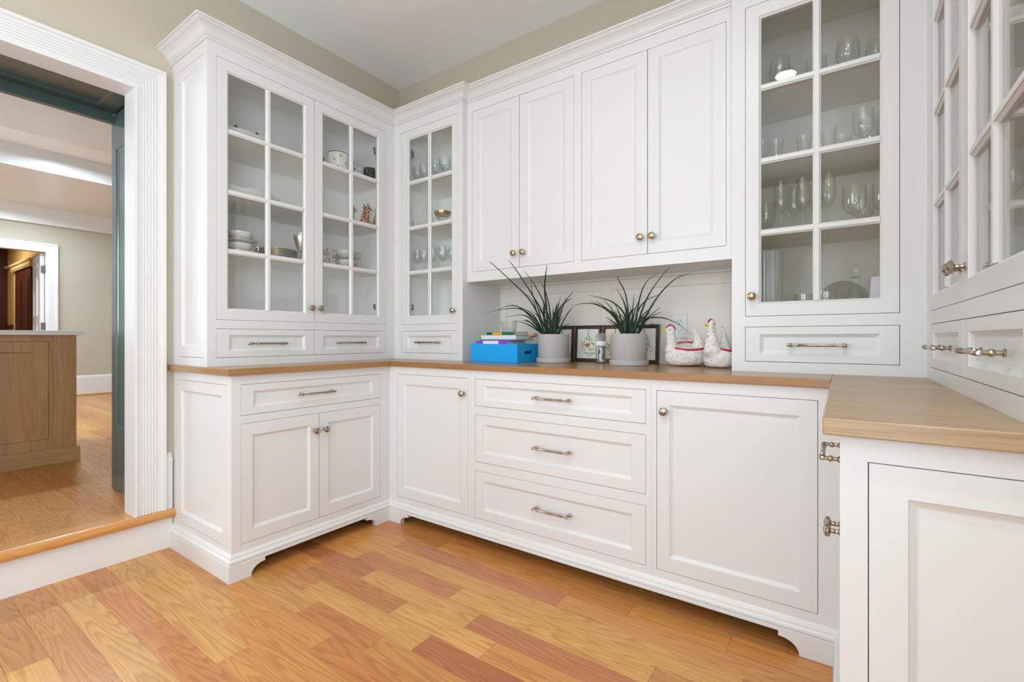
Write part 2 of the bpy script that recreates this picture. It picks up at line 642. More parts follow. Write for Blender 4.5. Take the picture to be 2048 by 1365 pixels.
# floor of separate oak boards
C1, C2, C3, C4, C5 = srgb(212, 150, 80), srgb(218, 164, 90), srgb(204, 136, 72), srgb(184, 112, 64), srgb(196, 128, 78)
C6 = srgb(206, 144, 78)
g = G().box(-0.72, 2.9, -4.1, 0.75, -0.06, -0.015)
floor = struct(obj('floor', g, 'underfloor'), 'oak strip floor of the pantry')
rows = {
    0: [(.313, C6), (.964, C2), (2.9, C4)],
    1: [(.16, C1), (.737, C3), (1.175, C2), (2.9, C1)],
    2: [(-.1, C6), (.428, C5), (1.027, C2), (1.90, C5), (2.9, C1)],
    3: [(.25, C1), (.850, C5), (1.663, C2), (2.9, C1)],
    4: [(.62, C1), (1.9, C2), (2.9, C6)],
    5: [(.3, C6), (1.230, C5), (2.2, C1), (2.9, C2)],
    6: [(.5, C3), (1.483, C6), (1.83, C1), (2.9, C1)],
    7: [(.2, C1), (1.1, C3), (2.0, C6), (2.9, C3)],
    -1: [(.446, C2), (.835, C3), (2.0, C1), (2.9, C6)],
    -2: [(.016, C6), (.680, C1), (1.7, C3), (2.9, C1)],
    -3: [(.253, C2), (1.4, C1), (2.9, C6)],
    -4: [(-.54, C2), (.500, C2), (1.5, C1), (2.9, C1)],
    -5: [(.085, C3), (.95, C3), (2.0, C1), (2.9, C1)],
    -6: [(-.42, C1), (.62, C2), (1.7, C6), (2.9, C1)],
    -7: [(-.12, C1), (1.1, C6), (2.9, C2)],
    -8: [(.016, C6), (1.3, C2), (2.9, C1)],
}
rnd = random.Random(11)
for k in range(-34, 14):
    y0 = -0.733 + 0.1 * k
    if y0 > 0.6:
        continue
    y1 = min(y0 + 0.1, 0.62)
    spec = rows.get(k)
    if spec is None:
        spec = []
        x = -0.6 + rnd.uniform(0.2, 1.0)
        while x < 2.9:
            spec.append((x, rnd.choice([C1, C1, C2, C3, C6, C6, C5])))
            x += rnd.uniform(0.9, 1.6)
        spec.append((2.9, C1))
    xa = -0.613
    for xe, c in spec:
        xb = min(xe, 2.76)
        if xb - xa < 0.02:
            continue
        e = 0.0003
        gg = G()
        h = 0.0
        L = lambda i, z: [(xa + i, y0 + i, z), (xb - i, y0 + i, z), (xb - i, y1 - i, z), (xa + i, y1 - i, z)]
        gg.rings([L(e, -0.015), L(e, -0.0005), L(e + 0.0005, 0.0)])
        j = rnd.uniform(0.95, 1.05)
        obj('plank', gg, 'floor', floor, origin=((xa + xb) / 2, (y0 + y1) / 2, 0), color=[c[0] * j * 0.92, c[1] * j * 0.90, c[2] * j * 0.86])
        xa = xb

# step: riser, nosing board, jamb lining, fluted casing, baseboards
g = G().box(-0.72, WX + 0.006, -4.0, -0.868, 0, 0.149)
struct(obj('trim_1', g, 'riser'), 'scuffed white painted step riser')
g = G()
prof = [(-0.72, 0.150), (-0.60, 0.150), (-0.590, 0.152), (-0.580, 0.158), (-0.5765, 0.168), (-0.5765, 0.178), (-0.580, 0.188), (-0.588, 0.195), (-0.60, ZS + .001), (-0.70, ZS + .001)]
g.rings([[(x, y, z) for x, z in prof] for y in (-4.0, -0.862)])
struct(obj('trim_2', g, 'tread', bevel=0.002), 'rounded oak nosing board on the step')
g = G()
g.box(-0.722, -0.6141, OY1, OY1 + 0.0178, ZS, OZ + 0.0178)
g.box(-0.722, -0.6141, OY0 - 0.0178, OY0, ZS, OZ + 0.0178)
g.box(-0.722, -0.6141, OY0, OY1, OZ, OZ + 0.0178)
struct(obj('trim_3', g, 'trim'), 'white jamb lining of the kitchen opening')
# fluted casing profile: (distance from opening, projection from wall)
fl = [(0.0, 0), (0.0, 0.030), (0.011, 0.030), (0.013, 0.024), (0.015, 0.0235)]
for k in range(6):
    a = 0.026 + k * 0.0125
    fl += [(a, 0.0235), (a + 0.002, 0.0198), (a + 0.0045, 0.0198), (a + 0.0065, 0.0235)]
fl += [(0.110, 0.0235), (0.112, 0.030), (0.128, 0.030), (0.128, 0)]
loops = []
for (yy, zz, sy, sz) in ((OY1, ZS + 0.001, 1, 0), (OY1, OZ, 1, 1), (OY0, OZ, -1, 1), (OY0, ZS + 0.001, -1, 0)):
    loops.append([(WX + d, yy + sy * a, zz + sz * a) for a, d in fl])
g = G().rings(loops)
struct(obj('trim_4', g, 'trim'), 'white fluted door casing around the kitchen opening')
g = G()
bp = [(0, ZS), (0.018, ZS), (0.018, 0.425), (0.020, 0.43), (0.020, 0.442), (0.012, 0.452), (0.008, 0.47), (0, 0.474)]
g.rings([[(WX + d, y, z) for d, z in bp] for y in (-0.901, -0.872)])
g.rings([[(WX + d, y, z) for d, z in bp] for y in (-4.0, OY0 - 0.128)])
struct(obj('baseboard_left', g, 'trim'), 'white baseboard stub beside the fluted casing')
g = G()
bq = [(0, 0), (0.018, 0), (0.018, 0.14), (0.01, 0.17), (0, 0.172)]
g.rings([[(WR - d, y, z) for d, z in bq] for y in (-4.0, -0.87)])
struct(obj('baseboard_right', g, 'trim'))
g = G().rings([[(x, -4.0 + d, z) for d, z in bq] for x in (WX, WR)])
struct(obj('baseboard_front', g, 'trim'))


def ceiling_can(x, y, z, label, power, color, r=0.064, strength=26.0, spread=165):
    t = thing('recessed_light', label, 'ceiling light', (x, y, z), group='recessed ceiling lights')
    g = G().lathe([(r + 0.018, 0), (r + 0.016, -0.006), (r + 0.002, -0.006), (r, 0.012), (r, 0.0)], (x, y, z), 32)
    obj('trim_ring', g, 'trim', t, smooth=True)
    g = G().lathe([(r, 0.006), (r, 0.010)], (x, y, z), 32)
    obj('lens', g, emitter('lamp_lens', color, strength), t)
    area_light('lamp', (x, y, z - 0.012), (0, 0, 0), r * 2, r * 2, power, color, t, 'DISK', spread)
    return t


WARM = (0.94, 0.975, 0.97)
ceiling_can(1.82, -1.545, ZC, 'recessed ceiling light mirrored in the tall glazed cabinet', CAN_POWER, WARM)
ceiling_can(0.60, -2.80, ZC, 'recessed ceiling light over the left of the pantry', CAN_POWER, WARM)
ceiling_can(2.58, -3.4, ZC, 'recessed ceiling light near the wall behind the camera', CAN_POWER, WARM)

# ------------------------------------------------------------------ cabinet parts


def rect(u0, u1, z0, z1, i, d):
    return [(u0 + i, z0 + i, d), (u1 - i, z0 + i, d), (u1 - i, z1 - i, d), (u0 + i, z1 - i, d)]


def panel_front(f, u0, u1, z0, z1, su=0.052, sz=None, th=0.020, gap=0.0016, bead=0.012, dep=0.009):
    """framed door or drawer front with a bevelled sunk panel; openings are given, gap taken off"""
    sz = su if sz is None else sz
    a, b, c, e = u0 + gap, u1 - gap, z0 + gap, z1 - gap

    def rr(iu, iz, d):
        return [(a + iu, c + iz, d), (b - iu, c + iz, d), (b - iu, e - iz, d), (a + iu, e - iz, d)]
    g = G(f)
    g.rings([rr(0, 0, -th), rr(0, 0, -0.0008), rr(.0008, .0008, 0), rr(su - gap, sz - gap, 0), rr(su - gap + .0012, sz - gap + .0012, -0.0025), rr(su + bead * .75, sz + bead * .75, -dep + .001), rr(su + bead, sz + bead, -dep)])
    return g


def glass_front(parent_name, f, u0, u1, z0, z1, gu0, gu1, gz0, gz1, muz, mu_c, parent, mat='white', gap=0.0016, th=0.022):
    a, b, c, e = u0 + gap, u1 - gap, z0 + gap, z1 - gap
    g = G(f)
    R0 = lambda x0, x1, y0, y1, d: [(x0, y0, d), (x1, y0, d), (x1, y1, d), (x0, y1, d)]
    g.rings([R0(a, b, c, e, -th), R0(a, b, c, e, -.0008), R0(a + .0008, b - .0008, c + .0008, e - .0008, 0),
             R0(gu0 - .008, gu1 + .008, gz0 - .008, gz1 + .008, 0), R0(gu0 - .007, gu1 + .007, gz0 - .007, gz1 + .007, -.0025), R0(gu0, gu1, gz0, gz1, -.008), R0(gu0, gu1, gz0, gz1, -th)], close=True)
    door = obj(parent_name, g, mat, parent)
    g = G(f)
    w, n = 0.013, 0.0065

    def bar(p0, p1, vertical):
        for (q0, q1) in ((p0, p1),):
            pr = [(-w, -.018), (-w, -.008), (-n, -.0028), (-n, -.0005), (n, -.0005), (n, -.0028), (w, -.008), (w, -.018)]
            if vertical:
                g.rings([[(q0[0] + x, z, d) for x, d in pr] for z in (q0[1], q1[1])])
            else:
                g.rings([[(u, q0[1] + x * .97, d - .0005) for x, d in pr] for u in (q0[0], q1[0])])
    bar((mu_c, gz0), (mu_c, gz1), True)
    zs = [gz0] + list(muz) + [gz1]
    for z in muz:
        bar((gu0, z), (gu1, z), False)
    obj('muntin', g, mat, door)
    for i in range(len(zs) - 1):
        za = zs[i] + (w if i else 0)
        zb = zs[i + 1] - (w if i + 1 < len(zs) - 1 else 0)
        for ua, ub in ((gu0, mu_c - w), (mu_c + w, gu1)):
            obj('glass_pane', G(f).box(ua, ub, za, zb, -.0145, -.012), 'pane', door)
    return door


def pull(f, uc, zc, parent, half=0.086, mat='brass'):
    """bar pull with two posts, collars and thicker middle"""
    g = G(f)
    d = 0.034

    def ring(pts, seg=12):
        pass
    # bar as a lathe along u
    pr = [(-half - .006, .0005), (-half - .0055, .0045), (-half, .0062), (-half + .005, .0055), (-half + .009, .0036), (-half + .024, .0036), (-half + .026, .0062), (-half + .031, .0062), (-half + .033, .0050),
          (half - .033, .0050), (half - .031, .0062), (half - .026, .0062), (half - .024, .0036), (half - .009, .0036), (half - .005, .0055), (half, .0062), (half + .0055, .0045), (half + .006, .0005)]
    seg = 12
    loops = [[(uc + h, zc + r * math.cos(2 * math.pi * j / seg), d + r * math.sin(2 * math.pi * j / seg)) for j in range(seg)] for h, r in pr]
    g.rings(loops)
    for s in (-1, 1):
        u = uc + s * (half - 0.002)
        pp = [(0.0, .0075), (0.003, .0075), (0.005, .0045), (0.012, .0042), (0.015, .0068), (0.020, .0068), (0.023, .0042), (0.033, .0046)]
        loops = [[(u + r * math.cos(2 * math.pi * j / seg), zc + r * math.sin(2 * math.pi * j / seg), dd) for j in range(seg)] for dd, r in pp]
        g.rings(loops)
    return obj('pull', g, mat, parent, smooth=True)


def knob(f, uc, zc, parent, mat='brass', r=0.0155):
    g = G(f)
    seg = 18
    pp = [(0.0, .009), (0.002, .009), (0.004, .0055), (0.009, .0045), (0.012, .0065), (0.014, .0055), (0.018, .0052), (0.0205, .012), (0.023, r), (0.027, r + .0003), (0.029, r - .0015), (0.030, r - .0015), (0.0325, .009), (0.034, .006), (0.0342, .002)]
    loops = [[(uc + q * math.cos(2 * math.pi * j / seg), zc + q * math.sin(2 * math.pi * j / seg), dd) for j in range(seg)] for dd, q in pp]
    g.rings(loops)
    return obj('knob', g, mat, parent, smooth=True)


def face_frame(g, f, us, zs, openings, th=0.020):
    """front frame with openings, on face f"""
    U = [us[0], us[1]] + [o[i] for o in openings for i in (0, 1)]
    Z = [zs[0], zs[1]] + [o[i] for o in openings for i in (2, 3)]
    m = g.map
    g.map = f
    g.solid(U, Z, lambda u, z: us[0] < u < us[1] and zs[0] < z < zs[1] and not any(o[0] < u < o[1] and o[2] < z < o[3] for o in openings), -th, 0, lambda u, z, d: (u, z, d))
    g.map = m


ZB0, ZB1 = 0.100, 0.8846
RAIL = dict(d1=(0.706, 0.8426), d2=(0.427, 0.664), d3=(0.1444, 0.383), door=(0.1444, 0.671), full=(0.1444, 0.8426))

# furniture base: profile (projection, height) run along a path, with bracket feet
BM = [(0.0, 0.114), (0.003, 0.110), (0.007, 0.104), (0.009, 0.098), (0.009, 0.094), (0.012, 0.092), (0.016, 0.087), (0.017, 0.080), (0.015, 0.076), (0.013, 0.0735), (0.013, 0.071), (0.0182, 0.069)]


def bracket(g, f, u0, u1, side_l, side_r, d0=-0.012, d1=0.0182, ztop=0.0705):
    """valance with bracket feet at the ends asked for"""
    L = 0.090
    pts = [(u0, 0.0)]
    if side_l:
        pts.append((u0 + L + 0.003, 0.0))
        for i in range(0, 9):
            a = i / 8 * math.pi / 2
            pts.append((u0 + L + 0.003 + 0.055 * (1 - math.cos(a)), 0.046 * math.sin(a)))
        pts.append((u0 + L + 0.064, 0.046))
        pts.append((u0 + L + 0.064, 0.0625))
    else:
        pts[-1] = (u0, 0.0625)
    if side_r:
        pts.append((u1 - L - 0.064, 0.0625))
        pts.append((u1 - L - 0.064, 0.046))
        for i in range(8, -1, -1):
            a = i / 8 * math.pi / 2
            pts.append((u1 - L - 0.003 - 0.055 * (1 - math.cos(a)), 0.046 * math.sin(a)))
        pts.append((u1 - L - 0.003, 0.0))
        pts.append((u1, 0.0))
    else:
        pts.append((u1, 0.0625))
    # columns of quads from outline up to ztop keep it robust
    n = len(pts)
    m = g.map
    g.map = f
    for i in range(n - 1):
        (ua, za), (ub, zb) = pts[i], pts[i + 1]
        if abs(ua - ub) < 1e-6:
            g.quad((ua, za, d0), (ua, za, d1), (ub, zb, d1), (ub, zb, d0))
            continue
        g.quad((ua, za, d1), (ub, zb, d1), (ub, ztop, d1), (ua, ztop, d1))
        g.quad((ua, za, d0), (ua, ztop, d0), (ub, ztop, d0), (ub, zb, d0))
        g.quad((ua, za, d0), (ub, zb, d0), (ub, zb, d1), (ua, za, d1))
    g.quad((u0, pts[0][1], d0), (u0, pts[0][1], d1), (u0, ztop, d1), (u0, ztop, d0))
    g.quad((u1, pts[-1][1], d1), (u1, pts[-1][1], d0), (u1, ztop, d0), (u1, ztop, d1))
    g.map = m


def carcass(g, x0, x1, y0, y1, z0, z1, open_side, t=0.018):
    """five thin walls of a box, open on one side: '+X', '-X' or '-Y'"""
    g.box(x0, x1, y0, y1, z0, z0 + t)
    g.box(x0, x1, y0, y1, z1 - t, z1)
    if open_side != '+X':
        g.box(x1 - t, x1, y0, y1, z0 + t, z1 - t)
    if open_side != '-X':
        g.box(x0, x0 + t, y0, y1, z0 + t, z1 - t)
    if open_side != '-Y':
        g.box(x0 + t, x1 - t, y0, y0 + t, z0 + t, z1 - t)
    g.box(x0 + t, x1 - t, y1 - t, y1, z0 + t, z1 - t)


# ---- base cabinet of the left run
t = thing('base_cabinet', 'white base cabinet on the left, one wide drawer over two doors, by the step', 'cabinet', (-0.3, -0.43, 0))
g = G()
dr = (-0.8241, -0.0673, *RAIL['d1'])
dd = (-0.8241, -0.0673, *RAIL['door'])
face_frame(g, face['A0'], (-0.8433, 0.0), (ZB0, ZB1), [dr, dd])
carcass(g, WX, -0.0201, -0.8432, 0.0, ZB0, ZB1, '+X')
g.box(WX, -0.0201, -0.8430, 0.0, 0.684, 0.694)
obj('body', g, 'white', t)
g = G()
face_frame(g, face['EA0'], (WX, 0.0), (ZB0, ZB1), [(-0.566, -0.039, 0.138, 0.842)])
obj('end_frame', g, 'white', t)
obj('end_panel', panel_front(face['EA0'], -0.566, -0.039, 0.138, 0.842, 0.050, 0.050), 'white', t)
g = panel_front(face['A0'], *dr, 0.054, 0.032)
o = obj('drawer', g, 'white', t)
pull(face['A0'], -0.467, 0.775, o)
for (a, b, k) in ((-0.8241, -0.447, -0.474), (-0.447, -0.0673, -0.420)):
    o = obj('door', panel_front(face['A0'], a, b, *RAIL['door'], 0.050, 0.055), 'white', t)
    knob(face['A0'], k, 0.587, o)
g = G()
P = lambda d, z: [(WX, -0.8634 - d, z), (0 + d, -0.8634 - d, z), (0 + d, 0 - d, z)]
loops = [[(WX, -0.8634 - d, z) for d, z in BM] + [(WX, -0.86, .07), (WX, -0.86, .114)],
         [(0 + d, -0.8634 - d, z) for d, z in BM] + [(-.003, -0.86, .07), (-.003, -0.86, .114)],
         [(0 + d, 0 - d, z) for d, z in BM] + [(-.003, 0.003, .07), (-.003, 0.003, .114)]]
g.rings(loops)
obj('base_moulding', g, 'white', t)
g = G()
bracket(g, face['A0'], -0.8817, -0.0162, True, True)
g.box(WX, 0.0181, -0.8818, -0.860, 0, 0.0704)
obj('bracket_feet', g, 'white', t)
for a, b in ((-0.858, -0.574), (-0.326, 0.0)):
    obj('toe_board', G().box(-0.075, -0.060, a, b, 0.028, 0.1), 'white', t)

# ---- base cabinets of the back run
specs = [('narrow white base cabinet with one door in the inner corner', -0.0, 0.617, [(0.066, 0.5923, *RAIL['full'])]),
         ('white base cabinet with three stacked drawers under the potted plants', 0.617, 1.533, [(0.639, 1.512, *RAIL['d1']), (0.639, 1.512, *RAIL['d2']), (0.639, 1.512, *RAIL['d3'])]),
         ('white base cabinet with one wide door under the fabric hens', 1.533, FW, [(1.554, 2.083, *RAIL['full'])])]
for i, (lab, u0, u1, ops) in enumerate(specs):
    t = thing('base_cabinet', lab, 'cabinet', ((u0 + u1) / 2, 0.3, 0))
    g = G()
    e0 = 0.0002 if i else -0.0199
    face_frame(g, face['B0'], (u0 + e0, u1 - 0.0002), (ZB0, ZB1), ops)
    carcass(g, u0 + (0.0004 if i else 0.0), u1 - 0.0004, 0.0202, WY - 0.002, ZB0, ZB1, '-Y')
    obj('body', g, 'white', t)
    if len(ops) == 1:
        o = obj('door', panel_front(face['B0'], *ops[0], 0.050, 0.055), 'white', t)
        if i == 0:
            knob(face['B0'], 0.566, 0.764, o)
        else:
            knob(face['B0'], 1.586, 0.764, o)
    else:
        for q, op in enumerate(ops):
            o = obj('drawer', panel_front(face['B0'], *op, 0.056, 0.032 if q == 0 else 0.046), 'white', t)
            pull(face['B0'], 1.089, (0.774, 0.547, 0.272)[q], o)
    g = G()
    ua, ub = u0, u1
    mm = lambda u, sgn: [(u + sgn * d, 0 - d, z) for d, z in BM] + [(u, 0.003, .07), (u, 0.003, .114)]
    g.rings([mm(ua, 1 if i == 0 else 0), mm(ub, -1 if i == 2 else 0)])
    obj('base_moulding', g, 'white', t)
    g = G()
    bracket(g, face['B0'], ua + (0.0162 if i == 0 else 0), ub - (0.0182 if i == 2 else 0), i == 0, i == 2)
    obj('bracket_feet' if i != 1 else 'valance', g, 'white', t)
    g = G().box(ua + 0.001, ub - 0.001, 0.060, 0.075, 0.030, 0.1)
    obj('toe_board', g, 'white', t)

# ---- base cabinet of the right run (its end faces the camera)
t = thing('base_cabinet', 'white base cabinet on the right with its panelled end towards the camera', 'cabinet', (2.45, -0.43, 0))
g = G()
cdr = (-0.8241, -0.0673, *RAIL['d1'])
cdd = (-0.8241, -0.0673, *RAIL['door'])
face_frame(g, face['C0'], (-0.8433, 0.0), (ZB0, ZB1), [cdr, cdd])
carcass(g, FW + 0.0201, WR - 0.002, -0.8432, 0.0, ZB0, ZB1, '-X')
obj('body', g, 'white', t)
g = G()
face_frame(g, face['EC0'], (FW, WR - 0.002), (0.02, ZB1), [(2.1805, 2.715, 0.138, 0.843)])
obj('end_frame', g, 'white', t)
obj('end_panel', panel_front(face['EC0'], 2.1805, 2.715, 0.138, 0.843, 0.051, 0.052), 'white', t)
o = obj('drawer', panel_front(face['C0'], *cdr, 0.054, 0.032), 'white', t)
pull(face['C0'], -0.467, 0.775, o)
for (a, b, k) in ((-0.8241, -0.447, -0.474), (-0.447, -0.0673, -0.420)):
    o = obj('door', panel_front(face['C0'], a, b, *RAIL['door'], 0.050, 0.055), 'white', t)
    knob(face['C0'], k, 0.587, o)
g = G()
mm = lambda y, s: [(FW - d, y + s * d, z) for d, z in BM] + [(FW + .003, y, .07), (FW + .003, y, .114)]
g.rings([mm(-0.8634, 0), mm(0.0, -1)])
obj('base_moulding', g, 'white', t)
g = G()
bracket(g, face['C0'], -0.8634, -0.0182, True, True)
g.box(FW, WR - 0.002, -0.8632, -0.845, 0, 0.1)
obj('bracket_feet', g, 'white', t)
g = G().box(FW + 0.060, FW + 0.075, -0.845, 0.0, 0.028, 0.1)
obj('toe_board', g, 'white', t)

# ---- worktop: three mitred oak slabs
t = thing('worktop', 'U-shaped oak worktop running along all three walls', 'worktop', (1.1, 0.3, 0.8846))


def slab(pts, mat):
    g = G().rings([[(x, y, 0.8848) for x, y in pts], [(x, y, 0.914) for x, y in pts]])
    return obj('slab', g, mat, t, bevel=0.0025, origin=(sum(p[0] for p in pts) / len(pts), sum(p[1] for p in pts) / len(pts), 0.9))


slab([(WX + .001, -0.8874), (0.0243, -0.8874), (0.0243, -0.0166), (WX + .001, WY - .001)], 'counter_y')
slab([(0.0246, -0.0166), (2.1188, -0.0166), (2.1188, WY - .001), (WX + .002, WY - .001)], 'counter_x')
slab([(2.1191, -0.8882), (WR - .001, -0.8882), (WR - .001, WY - .001), (2.1191, WY - .001)], 'counter_e')

# ------------------------------------------------------------------ upper cabinets
ZU0, ZU1 = 0.9142, 2.4158
CR = [(0.0, 0.0), (0.007, 0.0), (0.0085, 0.004), (0.0085, 0.008), (0.013, 0.009), (0.0165, 0.012), (0.0165, 0.0145), (0.020, 0.0165), (0.024, 0.024), (0.032, 0.034), (0.043, 0.042), (0.052, 0.046), (0.056, 0.0465), (0.058, 0.050), (0.0635, 0.053), (0.0635, 0.055), (0.071, 0.056), (0.071, 0.0635), (0.0, 0.0635)]
UZ = (1.1312, 2.3573)
GZ = (1.187, 2.300)
MZ = (1.458, 1.739, 2.027)
DZ = (0.9533, 1.0909)
SH = (1.458, 1.739, 2.027)


def crown(t, path):
    """path: points (x, y, dx, dy): profile runs out along (dx, dy)"""
    g = G()
    g.rings([[(x + dx * p, y + dy * p, ZU1 + h) for p, h in CR] for x, y, dx, dy in path])
    return obj('crown_moulding', g, 'white', t)


def shelves(t, x0, x1, y0, y1, mat='inside'):
    for z in SH:
        obj('shelf', G().box(x0, x1, y0, y1, z - 0.008, z + 0.010), mat, t)


# left upper
t = thing('display_cabinet', 'white glazed display cabinet with china on the left wall, two doors over two drawers', 'cabinet', (-0.42, -0.43, ZU0))
g = G()
o1, o2 = (-0.8263, 0.1625, *UZ), (-0.8263, 0.1625, *DZ)
face_frame(g, face['A1'], (-0.8455, YB - 0.0005), (ZU0, ZU1 + 0.06), [o1, o2])
g.box(XA - 0.0200, XA - 0.0001, 0.2350, 0.2555, ZU0, ZU1)
obj('body', g, 'white', t)
g = G()
carcass(g, WX, XA - 0.0201, -0.8455, 0.190, ZU0, ZU1, '+X')
g.box(WX, XA - 0.0201, -0.8455, 0.190, 1.100, 1.118)
obj('interior', g, 'inside', t)
g = G()
face_frame(g, face['EA1'], (WX, XA), (ZU0, ZU1 + 0.06), [(-0.556, -0.262, 0.954, 2.3585)])
obj('end_frame', g, 'white', t)
obj('end_panel', panel_front(face['EA1'], -0.556, -0.262, 0.954, 2.3585, 0.053, 0.052), 'white', t)
for (a, b, ga, gb, mu, kk) in ((-0.8263, -0.3305, -0.772, -0.391, -0.582, -0.357), (-0.3305, 0.1625, -0.275, 0.101, -0.0875, -0.304)):
    o = glass_front('door', face['A1'], a, b, *UZ, ga, gb, *GZ, MZ, mu, t)
    knob(face['A1'], kk, 1.210, o)
for (a, b, c) in ((-0.8263, -0.3305, -0.594), (-0.3305, 0.1625, -0.104)):
    o = obj('drawer', panel_front(face['A1'], a, b, *DZ, 0.056, 0.030), 'white', t)
    pull(face['A1'], c, 1.020, o)
shelves(t, WX + .019, XA - 0.024, -0.827, 0.171)
for z in (1.245, 2.235):
    obj('hinge', G().box(XA - 0.075, XA - 0.023, 0.128, 0.170, z - 0.018, z + 0.018).box(XA - 0.04, XA - 0.022, 0.095, 0.14, z - 0.012, z + 0.012), 'dark_metal', t, bevel=0.003)
crown(t, [(WX, -0.8656, 0, -1), (XA, -0.8656, 1, -1), (XA, YB, 1, -1)])
obj('top_board', G().box(WX, XA + .003, -0.8656, WY - .001, ZU1 + 0.055, ZU1 + 0.062), 'white', t)

# corner upper
t = thing('display_cabinet', 'narrow white glazed cabinet with stemware in the corner, one door over one drawer', 'cabinet', (0.08, 0.43, ZU0))
g = G()
o1, o2 = (-0.1617, 0.3148, *UZ), (-0.1617, 0.3148, *DZ)
face_frame(g, face['B1'], (XA, 0.3533), (ZU0, ZU1 + 0.06), [o1, o2])
g.box(0.3350, 0.3533, YB + 0.0201, WY - .001, ZU0, ZU1)
obj('body', g, 'white', t)
g = G()
carcass(g, -0.190, 0.3348, YB + 0.0201, WY - .001, ZU0, ZU1, '-Y')
g.box(-0.190, 0.3348, YB + 0.0201, WY - .001, 1.100, 1.118)
obj('interior', g, 'inside', t)
o = glass_front('door', face['B1'], -0.1617, 0.3148, *UZ, -0.100, 0.263, *GZ, MZ, 0.081, t)
knob(face['B1'], 0.291, 1.208, o)
o = obj('drawer', panel_front(face['B1'], -0.1617, 0.3148, *DZ, 0.052, 0.030), 'white', t)
pull(face['B1'], 0.0835, 1.020, o)
shelves(t, -0.171, 0.316, YB + 0.024, WY - .020)
for z in (1.245, 2.235):
    obj('hinge', G().box(-0.170, -0.128, YB + 0.023, YB + 0.075, z - 0.018, z + 0.018).box(-0.14, -0.095, YB + 0.022, YB + 0.04, z - 0.012, z + 0.012), 'dark_metal', t, bevel=0.003)
crown(t, [(XA, YB, 1, -1), (0.3533, YB, 1, -1), (0.3533, YR, 1, -1)])
obj('top_board', G().box(XA + .003, 0.3533, YB, WY - .001, ZU1 + 0.055, ZU1 + 0.062), 'white', t)

# recessed wall unit
t = thing('wall_cabinet', 'white wall cabinet with four solid doors hung above the potted plants', 'cabinet', (1.07, 0.45, 1.373))
g = G()
oo = [(0.388, 1.050, 1.4285, 2.360), (1.091, 1.7546, 1.4285, 2.360)]
face_frame(g, face['BR'], (0.3535, 1.7828), (1.3729, ZU1 + 0.06), oo)
carcass(g, 0.3535, 1.7828, YR + 0.0201, WY - .001, 1.3735, ZU1, '-Y')
g.box(0.3535, 1.7828, WY - 0.045, WY - .001, 1.362, 1.3733)
obj('body', g, 'white', t)
for (a, b, c) in ((0.388, 0.719, 0.691), (0.719, 1.050, 0.751), (1.091, 1.4228, 1.394), (1.4228, 1.7546, 1.449)):
    o = obj('door', panel_front(face['BR'], a, b, 1.4285, 2.360, 0.052, 0.053), 'white', t)
    knob(face['BR'], c, 1.506, o, 'brass_warm')
crown(t, [(0.3533, YR, 1, -1), (1.7828, YR, 0, -1)])
obj('top_board', G().box(0.3535, 1.7828, YR, WY - .001, ZU1 + 0.055, ZU1 + 0.062), 'white', t)

# tall right upper
t = thing('display_cabinet', 'tall white glazed cabinet of crystal right of the fabric hens, ceiling lamp mirrored in it', 'cabinet', (2.1, 0.43, ZU0))
g = G()
o1, o2 = (1.8318, 2.3086, *UZ), (1.8318, 2.3086, *DZ)
face_frame(g, face['B1'], (1.7831, XC), (ZU0, ZU1 + 0.06), [o1, o2])
g.box(1.7831, 1.8012, YB + 0.0201, WY - .001, ZU0, ZU1 + 0.06)
obj('body', g, 'white', t)
g = G()
carcass(g, 1.8014, 2.352, YB + 0.0201, WY - .001, ZU0, ZU1, '-Y')
g.box(1.8014, 2.352, YB + 0.0201, WY - .001, 1.100, 1.118)
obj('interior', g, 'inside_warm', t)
o = glass_front('door', face['B1'], 1.8318, 2.3086, *UZ, 1.888, 2.255, *GZ, MZ, 2.071, t)
knob(face['B1'], 1.858, 1.210, o, 'brass_warm')
o = obj('drawer', panel_front(face['B1'], 1.8318, 2.3086, *DZ, 0.052, 0.030), 'white', t)
pull(face['B1'], 2.070, 1.020, o)
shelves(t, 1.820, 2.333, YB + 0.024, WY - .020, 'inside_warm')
crown(t, [(1.7831, YB, 0, -1), (XC, YB, -1, -1)])
obj('top_board', G().box(1.7831, XC, YB, WY - .001, ZU1 + 0.055, ZU1 + 0.062), 'white', t)

# right upper
t = thing('display_cabinet', 'white glazed cabinet on the right wall, seen edge-on at the right of the frame', 'cabinet', (2.57, -0.43, ZU0))
g = G()
o1, o2 = (-0.8263, 0.1625, *UZ), (-0.8263, 0.1625, *DZ)
face_frame(g, face['C1'], (-0.8455, YB - 0.0003), (ZU0, ZU1 + 0.06), [o1, o2])
g.box(XC, WR - .002, -0.8656, -0.8456, ZU0, ZU1 + 0.06)
obj('body', g, 'white', t)
g = G()
carcass(g, XC + 0.0201, WR - .002, -0.8455, 0.190, ZU0, ZU1, '-X')
g.box(XC + 0.0201, WR - .002, -0.8455, 0.190, 1.100, 1.118)
obj('interior', g, 'inside', t)
for (a, b, ga, gb, mu, kk) in ((-0.8263, -0.3305, -0.772, -0.391, -0.582, -0.357), (-0.3305, 0.1625, -0.275, 0.101, -0.0875, -0.304)):
    o = glass_front('door', face['C1'], a, b, *UZ, ga, gb, *GZ, MZ, mu, t)
    knob(face['C1'], kk, 1.210, o)
for (a, b, c) in ((-0.8263, -0.3305, -0.594), (-0.3305, 0.1625, -0.104)):
    o = obj('drawer', panel_front(face['C1'], a, b, *DZ, 0.056, 0.030), 'white', t)
    pull(face['C1'], c, 1.020, o)
shelves(t, XC + 0.024, WR - .021, -0.827, 0.171)
